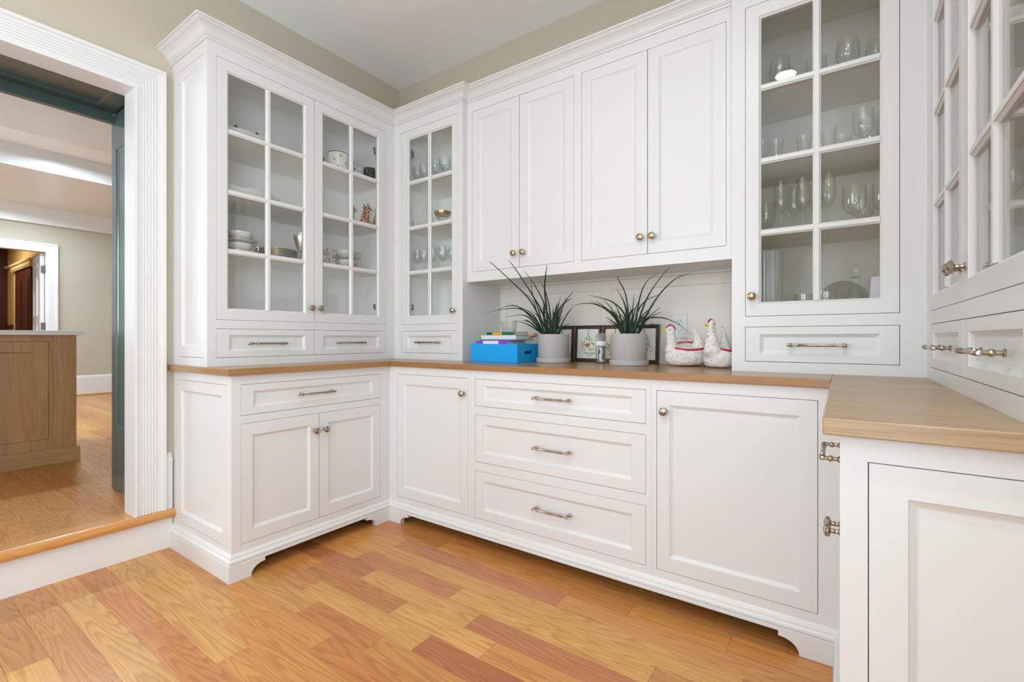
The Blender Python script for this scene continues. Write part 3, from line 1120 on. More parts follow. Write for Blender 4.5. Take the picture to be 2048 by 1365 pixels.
crown(t, [(XC, YB, -1, -1), (XC, -0.8656, -1, -1), (WR - .002, -0.8656, 0, -1)])

# panelled backsplash under the wall cabinet
t = thing('backsplash', 'cream panelled board behind the plants and framed prints', 'wall panel', (1.07, 0.61, 0.914))
g = G()
ops = [(0.40, 1.045, 0.985, 1.315), (1.105, 1.715, 0.985, 1.315)]
fb = lambda u, z, d: (u, 0.604 - d, z)
face_frame(g, fb, (0.3535, 1.7828), (0.9142, 1.3715), ops, th=0.010)
g.box(0.3535, 1.7828, 0.6145, 0.6155, 0.9142, 1.3715)
obj('frame', g, 'backsplash', t)
for a, b, c, e in ops:
    g = G(fb)
    g.rings([rect(a, b, c, e, 0, -.0099), rect(a, b, c, e, 0, -.001), rect(a, b, c, e, .0015, .0015), rect(a, b, c, e, .006, .001), rect(a, b, c, e, .008, -.0045)])
    obj('panel', g, 'backsplash', t)

t = thing('wall_outlet', 'white electrical outlet on the backsplash behind the left hen', 'outlet', (1.4755, 0.60, 1.106))
g = G(lambda u, z, d: (u, 0.6085 - d, z))
g.rings([rect(1.436, 1.515, 1.045, 1.167, 0, 0), rect(1.436, 1.515, 1.045, 1.167, 0, .004), rect(1.436, 1.515, 1.045, 1.167, .003, .006)])
pl_ = obj('cover_plate', g, 'trim', t)
for zc in (1.128, 1.084):
    so = obj('socket', G(lambda u, z, d: (u, 0.6085 - d, z)).box(1.459, 1.492, zc - .017, zc + .017, .006, .0085), 'trim', t, bevel=0.002)
    g = G(lambda u, z, d: (u, 0.6085 - d, z))
    g.box(1.468, 1.4700, zc - .002, zc + .009, .0084, .0088).box(1.481, 1.4830, zc - .002, zc + .009, .0084, .0088).box(1.4735, 1.4775, zc - .011, zc - .007, .0084, .0088)
    obj('slot', g, 'black', so)

# ------------------------------------------------------------------ kitchen beyond the opening
g = G().box(-7.3, -0.72, -4.1, 2.3, ZS - 0.07, ZS - 0.014)
kfloor = struct(obj('floor', g, 'underfloor'), 'raised oak floor of the kitchen')
g = G().box(-12.2, -7.101, -1.5, 0.2, ZS - 0.07, ZS)
struct(obj('floor', g, 'tread'), 'brown floor of the hallway')
rnd = random.Random(4)
kcols = [C1, C1, C6, C6, C2, C3, C3]
for k in range(-24, 15):
    y0 = -0.73 + 0.1 * k
    x = -7.1
    while x < -0.72:
        ln = rnd.uniform(0.75, 1.6) if k > -12 else 3.2
        xb = min(x + ln, -0.703)
        if -0.703 - xb < 0.2:
            xb = -0.703
        gg = G()
        L = lambda i, z: [(x + i, y0 + i, z), (xb - i, y0 + i, z), (xb - i, y0 + 0.1 - i, z), (x + i, y0 + 0.1 - i, z)]
        gg.rings([L(.0003, ZS - 0.014), L(.0003, ZS - 0.0004), L(0.0007, ZS)])
        c = rnd.choice(kcols)
        obj('plank', gg, 'floor', kfloor, origin=((x + xb) / 2, y0 + 0.05, ZS), color=[c[0] * 0.95, c[1] * 0.94, c[2] * 0.92])
        x = xb
        if xb >= -0.704:
            break
g = G().box(-7.1, -0.72, 0.77, 2.3, ZS - 0.014, ZS)
obj('slab', g, 'tread', kfloor)

KC, KB = 2.88, 2.67
g = G().box(-7.3, -0.714, -4.1, 2.3, KC, KC + 0.1)
struct(obj('ceiling', g, 'kceil'), 'kitchen ceiling between wide white beams')
for xa, xb in ((-3.12, -1.9), (-5.70, -4.22)):
    struct(obj('ceiling_beam', G().box(xa, xb, -4.0, 2.2, KB, KC - 0.0005), 'trim'), 'wide boxed beam under the kitchen ceiling')
g = G().solid([-4.0, -1.05, -0.142, 2.2], [ZS, 2.264, KC], lambda y, z: not (-1.05 < y < -0.142 and z < 2.264), -7.2, -7.1, yzx)
struct(obj('wall_far', g, 'kwall'), 'greige kitchen wall with the far doorway')
struct(obj('trim_5', G().box(-7.1, -7.05, -4.0, 2.2, 2.648, KC), 'trim'), 'white frieze board on top of the far kitchen wall')
struct(obj('wall_kitchen_right', G().box(-7.2, -0.714, 2.2, 2.3, ZS, KC), 'kwall'))
struct(obj('wall_kitchen_left', G().box(-7.2, -0.714, -4.1, -4.0, ZS, KC), 'kwall'))
struct(obj('wall_kitchen_near', G().box(-0.73, -0.6142, 0.75, 2.3, 0, KC), 'kwall'))
g = G()
bb = [(0, ZS), (0.02, ZS), (0.02, 0.455), (0.016, 0.475), (0.008, 0.492), (0, 0.492)]
g.rings([[(-7.1 + d, y, z) for d, z in bb] for y in (-0.017, 2.2)])
g.rings([[(-7.1 + d, y, z) for d, z in bb] for y in (-4.0, -1.175)])
bf = struct(obj('baseboard_far', g, 'trim'), 'tall white baseboard on the far kitchen wall')
obj('shoe_moulding', G().box(-7.08, -7.065, -0.017, 2.2, ZS, 0.215), 'tread', bf)
g = G()
cs = [(0.0, 0), (0.0, 0.018), (0.02, 0.022), (0.095, 0.028), (0.10, 0.034), (0.122, 0.034), (0.122, 0)]
g.rings([[(-7.1 + d, yy + sy * a, zz + sz * a) for a, d in cs] for (yy, zz, sy, sz) in ((-0.142, ZS, 1, 0), (-0.142, 2.264, 1, 1), (-1.05, 2.264, -1, 1), (-1.05, ZS, -1, 0))])
g.box(-7.2, -7.095, -0.145, -0.130, ZS, 2.266)
struct(obj('trim_6', g, 'trim'), 'white casing of the far doorway')

# hallway behind the far doorway
struct(obj('wall_hall_right', G().box(-12.2, -7.2, 0.10, 0.2, ZS, 3.0), paint('golden_hall_wallpaper', srgb(196, 168, 108), 0.7, 0.3, 0.08)), 'golden wall of the hallway')
struct(obj('wall_hall_end', G().box(-12.3, -12.2, -1.5, 0.2, ZS, 3.0), paint('hall_end_paint', srgb(150, 112, 60), 0.7, 0.2, 0.06)))
struct(obj('wall_hall_left', G().box(-12.3, -7.2, -1.6, -1.5, ZS, 3.0), 'kwall'))
struct(obj('ceiling_hall', G().box(-12.3, -7.2, -1.6, 0.2, 3.0, 3.05), 'kceil'))
hallwood = oak('dark_mahogany', srgb(70, 24, 18), 'Z', 0.5, 0.0, 0.6)
g = G()
g.box(-11.75, -11.45, -0.06, 0.099, ZS, 3.0)
struct(obj('trim_7', g, hallwood), 'dark wooden post at the end of the hallway')
g = G()
for z, d, h in ((2.40, 0.03, 0.02), (2.42, 0.055, 0.025)):
    g.box(-11.4, -7.25, 0.1 - d, 0.099, z, z + h)
g.box(-10.62, -9.1, 0.02, 0.099, 2.275, 2.40)
g.box(-10.66, -9.06, 0.0, 0.099, 2.375, 2.402)
g.box(-10.60, -9.12, 0.01, 0.099, 2.30, 2.32)
g.box(-10.62, -10.42, 0.06, 0.099, ZS, 2.275)
struct(obj('trim_8', g, paint('cream_trim', srgb(226, 202, 160), 0.4)), 'cream picture rail and door head in the hallway')
struct(obj('trim_9', G().box(-11.4, -10.63, 0.06, 0.099, 1.23, 1.30), hallwood), 'dark chair rail in the hallway')
g = G()
g.box(-10.415, -9.22, 0.05, 0.099, ZS, 2.274)
for a in (-10.3, -9.75):
    g.box(a, a + 0.42, 0.04, 0.05, 0.4, 1.05)
    g.box(a, a + 0.42, 0.04, 0.05, 1.2, 2.1)
struct(obj('door_2', g, hallwood), 'dark reddish wooden door in the hallway')
HALL = (1.0, 0.86, 0.64)
ceiling_can(-9.9, -0.7, 3.0, 'recessed light of the hallway, out of view', HALL_POWER, HALL)
# open white panelled door on the right jamb
leaf = struct(thing('door_1', 'white panelled door standing open in the far doorway', 'door', (-7.16, -0.150, ZS), R(-4.3)))
del leaf['category']
g = G(lambda u, z, d: (-u, -0.002 - d, z))
g.solid([0, .12, .38, .46, .72, .80], [0.01, .22, .75, .87, 1.05, 1.18, 1.75, 1.87, 1.95, 2.055], lambda u, z: not ((.12 < u < .38 or .46 < u < .72) and (.22 < z < .75 or .87 < z < 1.05 or 1.18 < z < 1.75 or 1.87 < z < 1.95)), 0, 0.040, lambda u, z, d: (u, z, d))
g.box(0.1, 0.75, 0.2, 2.0, 0.012, 0.028)
o = obj('leaf', G(), 'trim', None)
bpy.data.objects.remove(o)


def local_obj(name, g, mat, parent, **kw):
    """geometry given in the parent's own coordinates"""
    o = obj(name, g, mat, None, **kw)
    o.parent = parent
    o.location = (0, 0, 0) if 'origin' not in kw else kw['origin']
    return o


local_obj('leaf', g, 'trim', leaf)
for z in (1.83, 1.02, 0.3):
    local_obj('hinge', G().box(-0.012, 0.05, -0.012, 0.006, z - .05, z + .05).box(0.003, 0.012, -0.035, 0.006, z - .05, z + .05), 'dark_metal', leaf)

# blue-green cabinetry lining the far side of the opening
t = thing('tall_cabinet', 'tall blue-green panelled cabinetry lining the kitchen side of the opening', 'cabinet', (-1.0, -0.6, ZS))
g = G().box(-1.250, -0.722, -0.9295, 0.30, ZS, 2.60)
obj('body', g, 'teal', t)
f = lambda u, z, d: (u, -0.9300 - d, z)
g = G(f)
a, b, c, e = -1.250, -0.722, 0.305, 2.30
g.rings([rect(a, b, c, e, 0, 0), rect(a, b, c, e, 0, .0098), [(a + .07, c + .24, .0098), (b - .05, c + .24, .0098), (b - .05, e - .2, .0098), (a + .07, e - .2, .0098)],
         [(a + .073, c + .243, .005), (b - .053, c + .243, .005), (b - .053, e - .203, .005), (a + .073, e - .203, .005)],
         [(a + .085, c + .255, .002), (b - .065, c + .255, .002), (b - .065, e - .215, .002), (a + .085, e - .215, .002)]])
obj('side_panel', g, 'teal', t)
obj('base_board', G(f).box(-1.250, -0.722, ZS + .001, 0.302, 0, 0.0098), 'teal', t)
g = G().box(-1.250, -0.722, -2.30, -0.9302, 2.322, 2.60)
g.box(-1.250, -1.214, -2.30, -0.9402, 2.258, 2.3215)
obj('soffit', g, 'teal', t)
f = lambda u, z, d: (u, z, 2.3215 - d)
g = G(f)
g.rings([rect(-1.213, -0.722, -2.30, -0.9405, 0, 0), rect(-1.213, -0.722, -2.30, -0.9405, 0, .011), [(-1.15, -2.2, .011), (-.80, -2.2, .011), (-.80, -1.02, .011), (-1.15, -1.02, .011)], [(-1.14, -2.19, .003), (-.81, -2.19, .003), (-.81, -1.03, .003), (-1.14, -1.03, .003)]])
obj('soffit_panel', g, 'teal', t)

# island
t = thing('kitchen_island', 'oak kitchen island with a white stone top beyond the step', 'kitchen island', (-2.7, -1.7, ZS))
f = face['K']
g = G()
iops = [(-1.60, -1.017, 0.366, 1.025), (-2.25, -1.665, 0.366, 1.025)]
face_frame(g, f, (-2.6, -0.992), (0.29, 1.066), iops)
g.box(-3.15, -2.2502, -2.6, -0.8785, 0.196, 1.066)
obj('body', g, 'island', t)
obj('corner_post', G().box(-2.2502, -2.222, -0.9918, -0.8785, 0.29, 1.066), 'island', t, bevel=0.003)
for op in iops:
    obj('door', panel_front(f, *op, 0.075, 0.070, bead=0.008, dep=0.010), 'island', t)
g = G()
bs = [(0, 0.197), (0.026, 0.197), (0.026, 0.278), (0.020, 0.286), (0.017, 0.292), (0.013, 0.297), (0.0, 0.299)]
g.rings([[(-2.2302 + d, y, z) for d, z in bs] for y in (-2.6, -0.992)])
g.rings([[(-2.2222 + d, y, z) for d, z in bs] for y in (-0.9919, -0.864)])
g.box(-3.15, -2.2223, -0.878, -0.864, 0.197, 0.297)
obj('base_moulding', g, 'island_x', t)
obj('stone_top', G().box(-3.19, -2.198, -2.64, -0.848, 1.0662, 1.097), 'quartz', t, bevel=0.002)

KW = (0.78, 0.955, 1.08)
ceiling_can(-3.65, -0.55, KC, 'recessed kitchen light between the two wide beams', KITCHEN_POWER, KW)
ceiling_can(-6.20, -0.45, KC, 'recessed kitchen light nearest the far kitchen wall', KITCHEN_POWER, KW)
ceiling_can(-3.65, -2.3, KC, 'recessed kitchen light over the hidden end of the island', KITCHEN_POWER, KW)
ceiling_can(-6.35, -2.3, KC, 'recessed kitchen light by the left kitchen wall', KITCHEN_POWER, KW)
area_light('added_kitchen_fill', (-4.2, -3.95, 1.7), (R(90), 0, 0), 2.6, 1.4, KITCHEN_POWER * 4.2, (0.80, 0.95, 1.12))  # added fill to brighten the kitchen, the wall here has no window

# ------------------------------------------------------------------ things on the worktop
ZT = 0.9142
LEAVES_ONE = [[(-0.037,-0.03,0.156),(-0.051,-0.064,0.244),(-0.083,-0.124,0.345),(-0.136,-0.213,0.434),(-0.188,-0.305,0.516),(-0.157,-0.367,0.515)],[(-0.048,0.005,0.157),(-0.04,-0.042,0.259),(-0.06,-0.117,0.359),(-0.092,-0.179,0.452),(-0.096,-0.255,0.509),(-0.075,-0.32,0.521)],[(-0.029,-0.014,0.156),(-0.039,-0.035,0.266),(-0.011,-0.084,0.321),(-0.02,-0.158,0.406),(-0.027,-0.246,0.473)],[(-0.034,0.0,0.156),(-0.024,-0.028,0.259),(-0.001,-0.091,0.384),(0.029,-0.134,0.453),(0.072,-0.19,0.502)],[(-0.003,-0.023,0.156),(-0.017,-0.003,0.257),(-0.021,-0.045,0.377),(-0.038,-0.08,0.438)],[(-0.069,-0.005,0.157),(-0.074,-0.072,0.235),(-0.146,-0.104,0.29),(-0.218,-0.179,0.288),(-0.277,-0.252,0.263)],[(-0.037,-0.047,0.156),(-0.102,-0.05,0.237),(-0.155,-0.113,0.302),(-0.211,-0.137,0.307),(-0.249,-0.166,0.292)],[(-0.06,-0.014,0.157),(-0.087,-0.063,0.254),(-0.155,-0.069,0.295),(-0.227,-0.085,0.321)],[(-0.047,-0.054,0.156),(-0.097,-0.058,0.224),(-0.116,-0.1,0.253),(-0.139,-0.147,0.255),(-0.176,-0.217,0.241)],[(-0.075,-0.013,0.157),(-0.094,-0.069,0.209),(-0.089,-0.126,0.222),(-0.089,-0.189,0.227)],[(-0.054,-0.043,0.156),(-0.108,-0.075,0.221),(-0.112,-0.122,0.23)],[(-0.057,-0.055,0.156),(-0.089,-0.07,0.191),(-0.113,-0.121,0.214),(-0.135,-0.193,0.227)],[(-0.029,-0.031,0.156),(-0.089,-0.021,0.262),(-0.11,-0.044,0.346),(-0.186,-0.05,0.394)],[(-0.036,-0.038,0.156),(-0.063,-0.056,0.289),(-0.098,-0.057,0.369),(-0.097,-0.079,0.439)],[(-0.019,-0.002,0.156),(0.006,-0.01,0.247),(0.029,-0.002,0.31),(0.061,-0.023,0.357)],[(-0.017,0.012,0.156),(0.027,-0.022,0.258),(0.069,-0.001,0.326),(0.138,-0.013,0.391)],[(0.011,-0.023,0.156),(0.027,0.003,0.274),(0.046,0.054,0.33),(0.07,0.086,0.352)],[(0.004,0.001,0.156),(0.029,0.016,0.245),(0.028,0.062,0.313),(0.031,0.087,0.36)],[(0.025,-0.006,0.156),(0.057,-0.004,0.214),(0.088,0.001,0.266),(0.14,-0.035,0.298)],[(0.009,0.034,0.157),(0.032,0.043,0.191),(0.052,0.088,0.213)],[(-0.007,-0.033,0.156),(-0.01,-0.012,0.23),(-0.01,-0.04,0.282)],[(0.002,-0.002,0.156),(0.015,0.011,0.23),(0.037,0.008,0.28),(0.056,-0.002,0.311)],[(-0.022,0.016,0.157),(-0.015,0.022,0.246),(-0.031,0.04,0.302)]]
LEAVES_TWO = [[(-0.017,-0.014,0.158),(-0.051,-0.043,0.242),(-0.119,-0.091,0.291),(-0.164,-0.138,0.301),(-0.212,-0.189,0.289)],[(-0.007,-0.03,0.158),(-0.069,-0.015,0.243),(-0.106,-0.068,0.289),(-0.127,-0.102,0.313)],[(-0.022,-0.018,0.158),(-0.063,-0.036,0.236),(-0.138,-0.028,0.293),(-0.189,-0.041,0.321)],[(-0.019,0.009,0.158),(-0.059,-0.015,0.237),(-0.097,-0.011,0.292),(-0.137,0.001,0.326)],[(-0.02,0.011,0.158),(-0.022,-0.0,0.246),(-0.06,-0.044,0.304),(-0.121,-0.064,0.331),(-0.172,-0.087,0.344)],[(-0.002,-0.02,0.158),(-0.013,0.001,0.258),(-0.017,-0.037,0.321),(-0.037,-0.068,0.369)],[(-0.013,0.027,0.159),(0.002,-0.021,0.278),(-0.019,-0.009,0.361),(-0.042,-0.032,0.419),(-0.037,-0.046,0.434)],[(0.017,-0.017,0.158),(0.011,0.018,0.258),(0.016,0.028,0.347)],[(0.021,0.006,0.158),(0.042,0.001,0.266),(0.06,0.011,0.358),(0.098,-0.01,0.408),(0.145,-0.009,0.437)],[(0.033,-0.017,0.158),(0.071,-0.003,0.277),(0.101,0.01,0.349),(0.163,-0.003,0.425),(0.214,-0.025,0.468)],[(0.024,0.032,0.158),(0.072,0.039,0.242),(0.137,0.031,0.337),(0.213,0.026,0.407),(0.29,0.026,0.431)],[(0.018,-0.004,0.158),(0.033,0.025,0.258),(0.069,0.048,0.317),(0.12,0.078,0.343)],[(0.028,0.012,0.158),(0.066,0.04,0.217),(0.097,0.06,0.251),(0.124,0.091,0.283)],[(0.025,0.038,0.158),(0.079,0.003,0.21),(0.112,0.031,0.24),(0.154,0.016,0.256)],[(0.038,-0.007,0.158),(0.065,0.042,0.22),(0.119,0.01,0.23),(0.17,0.021,0.225),(0.231,0.013,0.198),(0.294,0.006,0.148)],[(-0.038,0.015,0.159),(-0.054,-0.02,0.196),(-0.061,-0.072,0.216),(-0.075,-0.104,0.233)],[(-0.014,-0.022,0.158),(-0.014,-0.03,0.223),(-0.043,-0.049,0.263)],[(-0.003,0.009,0.158),(0.008,-0.01,0.248),(0.049,-0.035,0.28)],[(0.015,-0.012,0.158),(0.008,0.026,0.237),(-0.01,0.028,0.3)],[(-0.018,-0.026,0.158),(-0.046,-0.022,0.218),(-0.07,-0.005,0.272)],[(0.046,-0.011,0.158),(0.054,0.046,0.186),(0.079,0.056,0.196),(0.099,0.081,0.205)]]


def plant(loc, leaves, lab, seed):
    t = thing('potted_plant', lab, 'plant', (*loc, ZT))
    c = (*loc, ZT)
    g = G().lathe([(0.02, 0.0), (0.090, 0.0), (0.0935, 0.002), (0.0945, 0.022), (0.092, 0.025), (0.0865, 0.025), (0.085, 0.012), (0.02, 0.012)], c, 40)
    obj('saucer', g, 'concrete', t, smooth=True)
    g = G().lathe([(0.02, 0.0125), (0.082, 0.0125), (0.0845, 0.016), (0.0865, 0.150), (0.0855, 0.153), (0.080, 0.153), (0.078, 0.150), (0.076, 0.138), (0.01, 0.138)], c, 40)
    obj('pot', g, 'concrete', t, smooth=True)
    g = G().lathe([(0.002, 0.136), (0.0755, 0.136), (0.0755, 0.139), (0.04, 0.142), (0.002, 0.143)], c, 24)
    obj('soil', g, 'soil', t)
    rn = random.Random(seed)
    L = list(leaves)
    for i in range(16):
        a = rn.uniform(0, 2 * math.pi)
        r0 = rn.uniform(0.0, 0.035)
        h = rn.uniform(0.07, 0.19)
        r1 = rn.uniform(0.03, 0.10)
        L.append([(r0 * math.cos(a), r0 * math.sin(a), 0.138), (r0 * math.cos(a) + r1 * .35 * math.cos(a), r0 * math.sin(a) + r1 * .35 * math.sin(a), 0.138 + h * 0.6), ((r0 + r1) * math.cos(a), (r0 + r1) * math.sin(a), 0.138 + h)])
    for li in L:
        P = [Vector(p) for p in li]
        # keep the root inside the pot
        d = Vector((P[0].x, P[0].y, 0))
        if d.length > 0.05:
            s = 0.05 / d.length
            P[0] = Vector((P[0].x * s, P[0].y * s, P[0].z))
        P[0].z = min(P[0].z, 0.145)
        for p in P:
            p.y = min(p.y, 0.604 - loc[1] - 0.01)
        # catmull-rom
        Q = []
        E = [P[0] * 2 - P[1]] + P + [P[-1] * 2 - P[-2]]
        for i in range(1, len(E) - 2):
            for q in range(5):
                u = q / 5
                Q.append(0.5 * ((2 * E[i]) + (-E[i - 1] + E[i + 1]) * u + (2 * E[i - 1] - 5 * E[i] + 4 * E[i + 1] - E[i + 2]) * u * u + (-E[i - 1] + 3 * E[i] - 3 * E[i + 1] + E[i + 2]) * u ** 3))
        Q.append(P[-1])
        n = len(Q)
        rad = [0.0010 + 0.0056 * (1 - (i / (n - 1)) ** 1.5) * min(1, 0.6 + i / n * 3) for i in range(n)]
        g = G().tube([tuple(q + Vector(c)) for q in Q], rad, 6, 0.6)
        obj('leaf', g, 'leaf', t, smooth=True)
    return t


plant((0.857, 0.408), LEAVES_ONE, 'spiky dark green plant in a round grey concrete pot beside the blue box', 3)
plant((1.293, 0.388), LEAVES_TWO, 'spiky dark green plant in a grey concrete pot nearer the fabric hens', 8)

# blue open box and what lies in it
t = thing('storage_box', 'open bright blue cardboard box full of books in the worktop corner', 'box', (0.585, 0.345, ZT))
x0, x1, y0, y1, h = 0.428, 0.744, 0.222, 0.46, 0.100
g = G()
g.box(x0, x1, y0, y1, ZT, ZT + .003)
g.box(x0, x1, y0, y0 + .004, ZT + .003, ZT + h)
g.box(x0, x1, y1 - .004, y1, ZT + .003, ZT + h)
g.box(x0, x0 + .004, y0 + .004, y1 - .004, ZT + .003, ZT + h)
m = g.map
g.map = lambda a, b, c: (x1 - .004 + c, a, b)
g.solid([y0 + .004, 0.295, 0.375, y1 - .004], [ZT + .003, ZT + .044, ZT + .066, ZT + h], lambda u, z: not (0.295 < u < 0.375 and ZT + .044 < z < ZT + .066), 0, 0.004, lambda u, z, d: (u, z, d))
g.map = m
obj('box_shell', g, 'blue', t, bevel=0.001)
obj('handle_flap', G().box(x1 - 0.02, x1 - 0.0045, 0.297, 0.373, ZT + .0665, ZT + .0675), 'bluedark', t)


def book(name, x0, x1, y0, y1, z0, th, cover, lab, rot=0.0, band=None, tilt=0.0):
    c = ((x0 + x1) / 2, (y0 + y1) / 2, z0)
    t = thing(name, lab, 'book', c, R(rot))
    t.rotation_euler = (0, R(tilt), R(rot))
    a, b = (x1 - x0) / 2, (y1 - y0) / 2
    g = G()
    g.box(-a, a, -b, b, 0, .0015).box(-a, a, -b, b, th - .0015, th).box(-a, a, -b, -b + .0015, .0015, th - .0015)
    local_obj('cover', g, cover, t)
    local_obj('pages', G().box(-a + .003, a - .003, -b + .0017, b - .003, .0017, th - .0017), 'paper', t)
    if band:
        (u0, u1, mt) = band
        local_obj('spine_label', G().box(u0, u1, -b - .0006, -b - .0001, .0015, th - .0015), mt, t)
    return t


M['bk_purple'] = paint('purple_book_cover', srgb(142, 62, 190), 0.4)
M['bk_violet'] = paint('violet_book_cover', srgb(92, 40, 160), 0.4)
M['bk_white'] = paint('white_book_cover', srgb(216, 218, 220), 0.35)
M['bk_green'] = paint('dark_green_book_cover', srgb(24, 92, 76), 0.4)
M['bk_gold'] = paint('golden_print', srgb(206, 160, 40), 0.5)
M['bk_tan'] = paint('tan_book_cover', srgb(196, 142, 84), 0.5)
M['bk_blue'] = paint('steel_blue_book_cover', srgb(70, 122, 160), 0.4)
M['bk_maroon'] = paint('maroon_book_cover', srgb(88, 34, 58), 0.5)
M['label_white'] = paint('white_label', srgb(232, 222, 236), 0.5)
M['leafgreen'] = paint('bright_green_card', srgb(88, 190, 74), 0.5)
book('book', 0.44, 0.70, 0.245, 0.43, ZT + .058, 0.0255, 'bk_maroon', 'maroon book lowest in the blue box, only its top edge showing')
book('book', 0.455, 0.675, 0.236, 0.41, ZT + .0840, 0.034, 'bk_purple', 'purple book with a white spine label in the blue box', 0, (-0.062, 0.045, 'label_white'))
book('book', 0.46, 0.715, 0.250, 0.43, ZT + .1185, 0.006, 'bk_blue', 'thin steel-blue book between the purple and the white one', -4)
book('book', 0.470, 0.700, 0.262, 0.44, ZT + .1250, 0.023, 'bk_white', 'thick white book under the dark green one', 3)
book('book', 0.490, 0.680, 0.285, 0.43, ZT + .1485, 0.0170, 'bk_green', 'dark green book with golden print topmost in the blue box', 1, (-0.055, 0.012, 'bk_gold'))
b = book('book', 0.605, 0.735, 0.41, 0.452, ZT + .128, 0.014, 'bk_tan', 'tan book leaning at the right end of the blue box', 0, None, -16)
g = G()
g.rings([[(0.442, 0.25, ZT + .09), (0.470, 0.262, ZT + .09), (0.470, 0.264, ZT + .098), (0.458, 0.258, ZT + .138), (0.452, 0.256, ZT + .138)], [(0.442, 0.254, ZT + .09), (0.470, 0.266, ZT + .09), (0.470, 0.268, ZT + .098), (0.458, 0.262, ZT + .138), (0.452, 0.260, ZT + .138)]])
tag(obj('folded_card', g, 'leafgreen', origin=(0.45, 0.255, ZT + .09)), 'bright green card sticking up at the left of the blue box', 'card')
c = (0.585, 0.372, ZT + .1658)
g = G().lathe([(0.001, 0), (0.036, 0), (0.040, 0.006), (0.046, 0.060), (0.0475, 0.061), (0.0475, 0.063), (0.0445, 0.062), (0.0385, 0.008), (0.035, 0.003), (0.001, 0.003)], c, 32)
tag(obj('plastic_cup', g, 'plastic', origin=c, smooth=True), 'clear plastic cup on top of the dark green book', 'cup')

# framed botanical prints
prints = [((0.7305, 0.8915), 'violet', 'leftmost framed print, mostly behind the left concrete pot', 0),
          ((0.8935, 1.0610), 'fern', 'framed print of a hanging fern between the two concrete pots', 1),
          ((1.0630, 1.2150), 'rose', 'framed print of red hanging blossoms left of the right pot', 2),
          ((1.2170, 1.3800), 'ivy', 'rightmost framed print with dark leaves beside the left hen', 3)]
M['card_ivory'] = paint('ivory_print_paper', srgb(226, 218, 196), 0.7)
M['card_white'] = paint('white_print_paper', srgb(222, 222, 216), 0.7)
PC = [(srgb(80, 60, 90), srgb(90, 100, 90)), (srgb(88, 130, 60), srgb(120, 150, 80)), (srgb(170, 60, 80), srgb(120, 50, 60)), (srgb(56, 76, 58), srgb(80, 100, 78))]
M['terracotta'] = paint('terracotta_print', srgb(180, 96, 60), 0.7)
M['cord'] = paint('brown_cord_print', srgb(130, 84, 52), 0.7)
M['ink'] = paint('black_ink', srgb(50, 46, 44), 0.7)


def text_mesh(s, size, x, y, z, mat, parent, shear=0.3):
    cu = bpy.data.curves.new('lettering', 'FONT')
    cu.body = s
    cu.size = size
    cu.shear = shear
    cu.align_x = 'CENTER'
    cu.resolution_u = 3
    tmp = bpy.data.objects.new('lettering', cu)
    COL.objects.link(tmp)
    dg = bpy.context.evaluated_depsgraph_get()
    me = bpy.data.meshes.new_from_object(tmp.evaluated_get(dg))
    bpy.data.objects.remove(tmp)
    me.transform(Matrix.Translation((x, y, z)) @ Matrix.Rotation(R(90), 4, 'X'))
    me.materials.clear()
    me.materials.append(M[mat])
    o = bpy.data.objects.new('lettering', me)
    link(o, parent)
    return o


for (xa, xb), kind, lab, i in prints:
    h = 0.203
    t = thing('picture_frame', lab, 'framed print', ((xa + xb) / 2, 0.572, ZT))
    t.rotation_euler = (R(-4), 0, 0)
    w = (xb - xa) / 2
    f = lambda u, z, d: (u, -d, z)
    g = G(f)
    RR = lambda i_, d: [(-w + i_, i_, d), (w - i_, i_, d), (w - i_, h - i_, d), (-w + i_, h - i_, d)]
    g.rings([RR(0, -.012), RR(0, .004), RR(.002, .006), RR(.008, .004), RR(.014, .004), RR(.019, -.002), RR(.019, -.012)], close=True)
    local_obj('frame', g, 'darkwood', t)
    pr = local_obj('print', G(f).box(-w + .018, w - .018, .018, h - .018, -.010, -.006), 'card_ivory' if i == 2 else 'card_white', t)
    rn = random.Random(20 + i)
    ga, gb = G(f), G(f)
    for q in range(95):
        a = rn.uniform(0, 2 * math.pi)
        rr_ = rn.uniform(0.15, 1) ** 0.6
        x = 0.044 * rr_ * math.cos(a)
        z = 0.112 + 0.040 * rr_ * math.sin(a) - (0.03 * abs(x) / 0.04)
        s = rn.uniform(0.0025, 0.0055)
        th = rn.uniform(0, math.pi)
        gg = ga if q % 3 else gb
        dd = -.0058 + q * 0.000003
        gg.quad(*[(x + s * k1 * math.cos(th) - s * .5 * k2 * math.sin(th), z + s * k1 * math.sin(th) + s * .5 * k2 * math.cos(th), dd) for k1, k2 in ((-1, 0), (0, -1), (1, 0), (0, 1))])
    local_obj('printed_leaves', ga, paint('print_' + kind, PC[i][0], 0.7), pr)
    local_obj('printed_shoots', gb, paint('print_light_' + kind, PC[i][1], 0.7), pr)
    local_obj('printed_pot', G(f).box(-.011, .011, .085, .103, -.0056, -.0052), 'terracotta', pr)
    g = G(f)
    for sx in (-1, 1):
        g.quad((sx * .012, .103, -.0053), (sx * .0135, .103, -.0053), (sx * .0012, .172, -.0053), (-sx * .0005, .172, -.0053))
    g.box(-.0015, .0015, .165, .184, -.0055, -.0052)
    local_obj('printed_cord', g, 'cord', pr)
    if i == 1:
        text_mesh('Asparagus', 0.017, 0.012, .0053, .044, 'ink', pr)
        text_mesh('Fern', 0.017, 0.012, .0053, .029, 'ink', pr)
    elif i == 2:
        text_mesh('Azalea', 0.018, -0.010, .0053, .040, 'ink', pr)

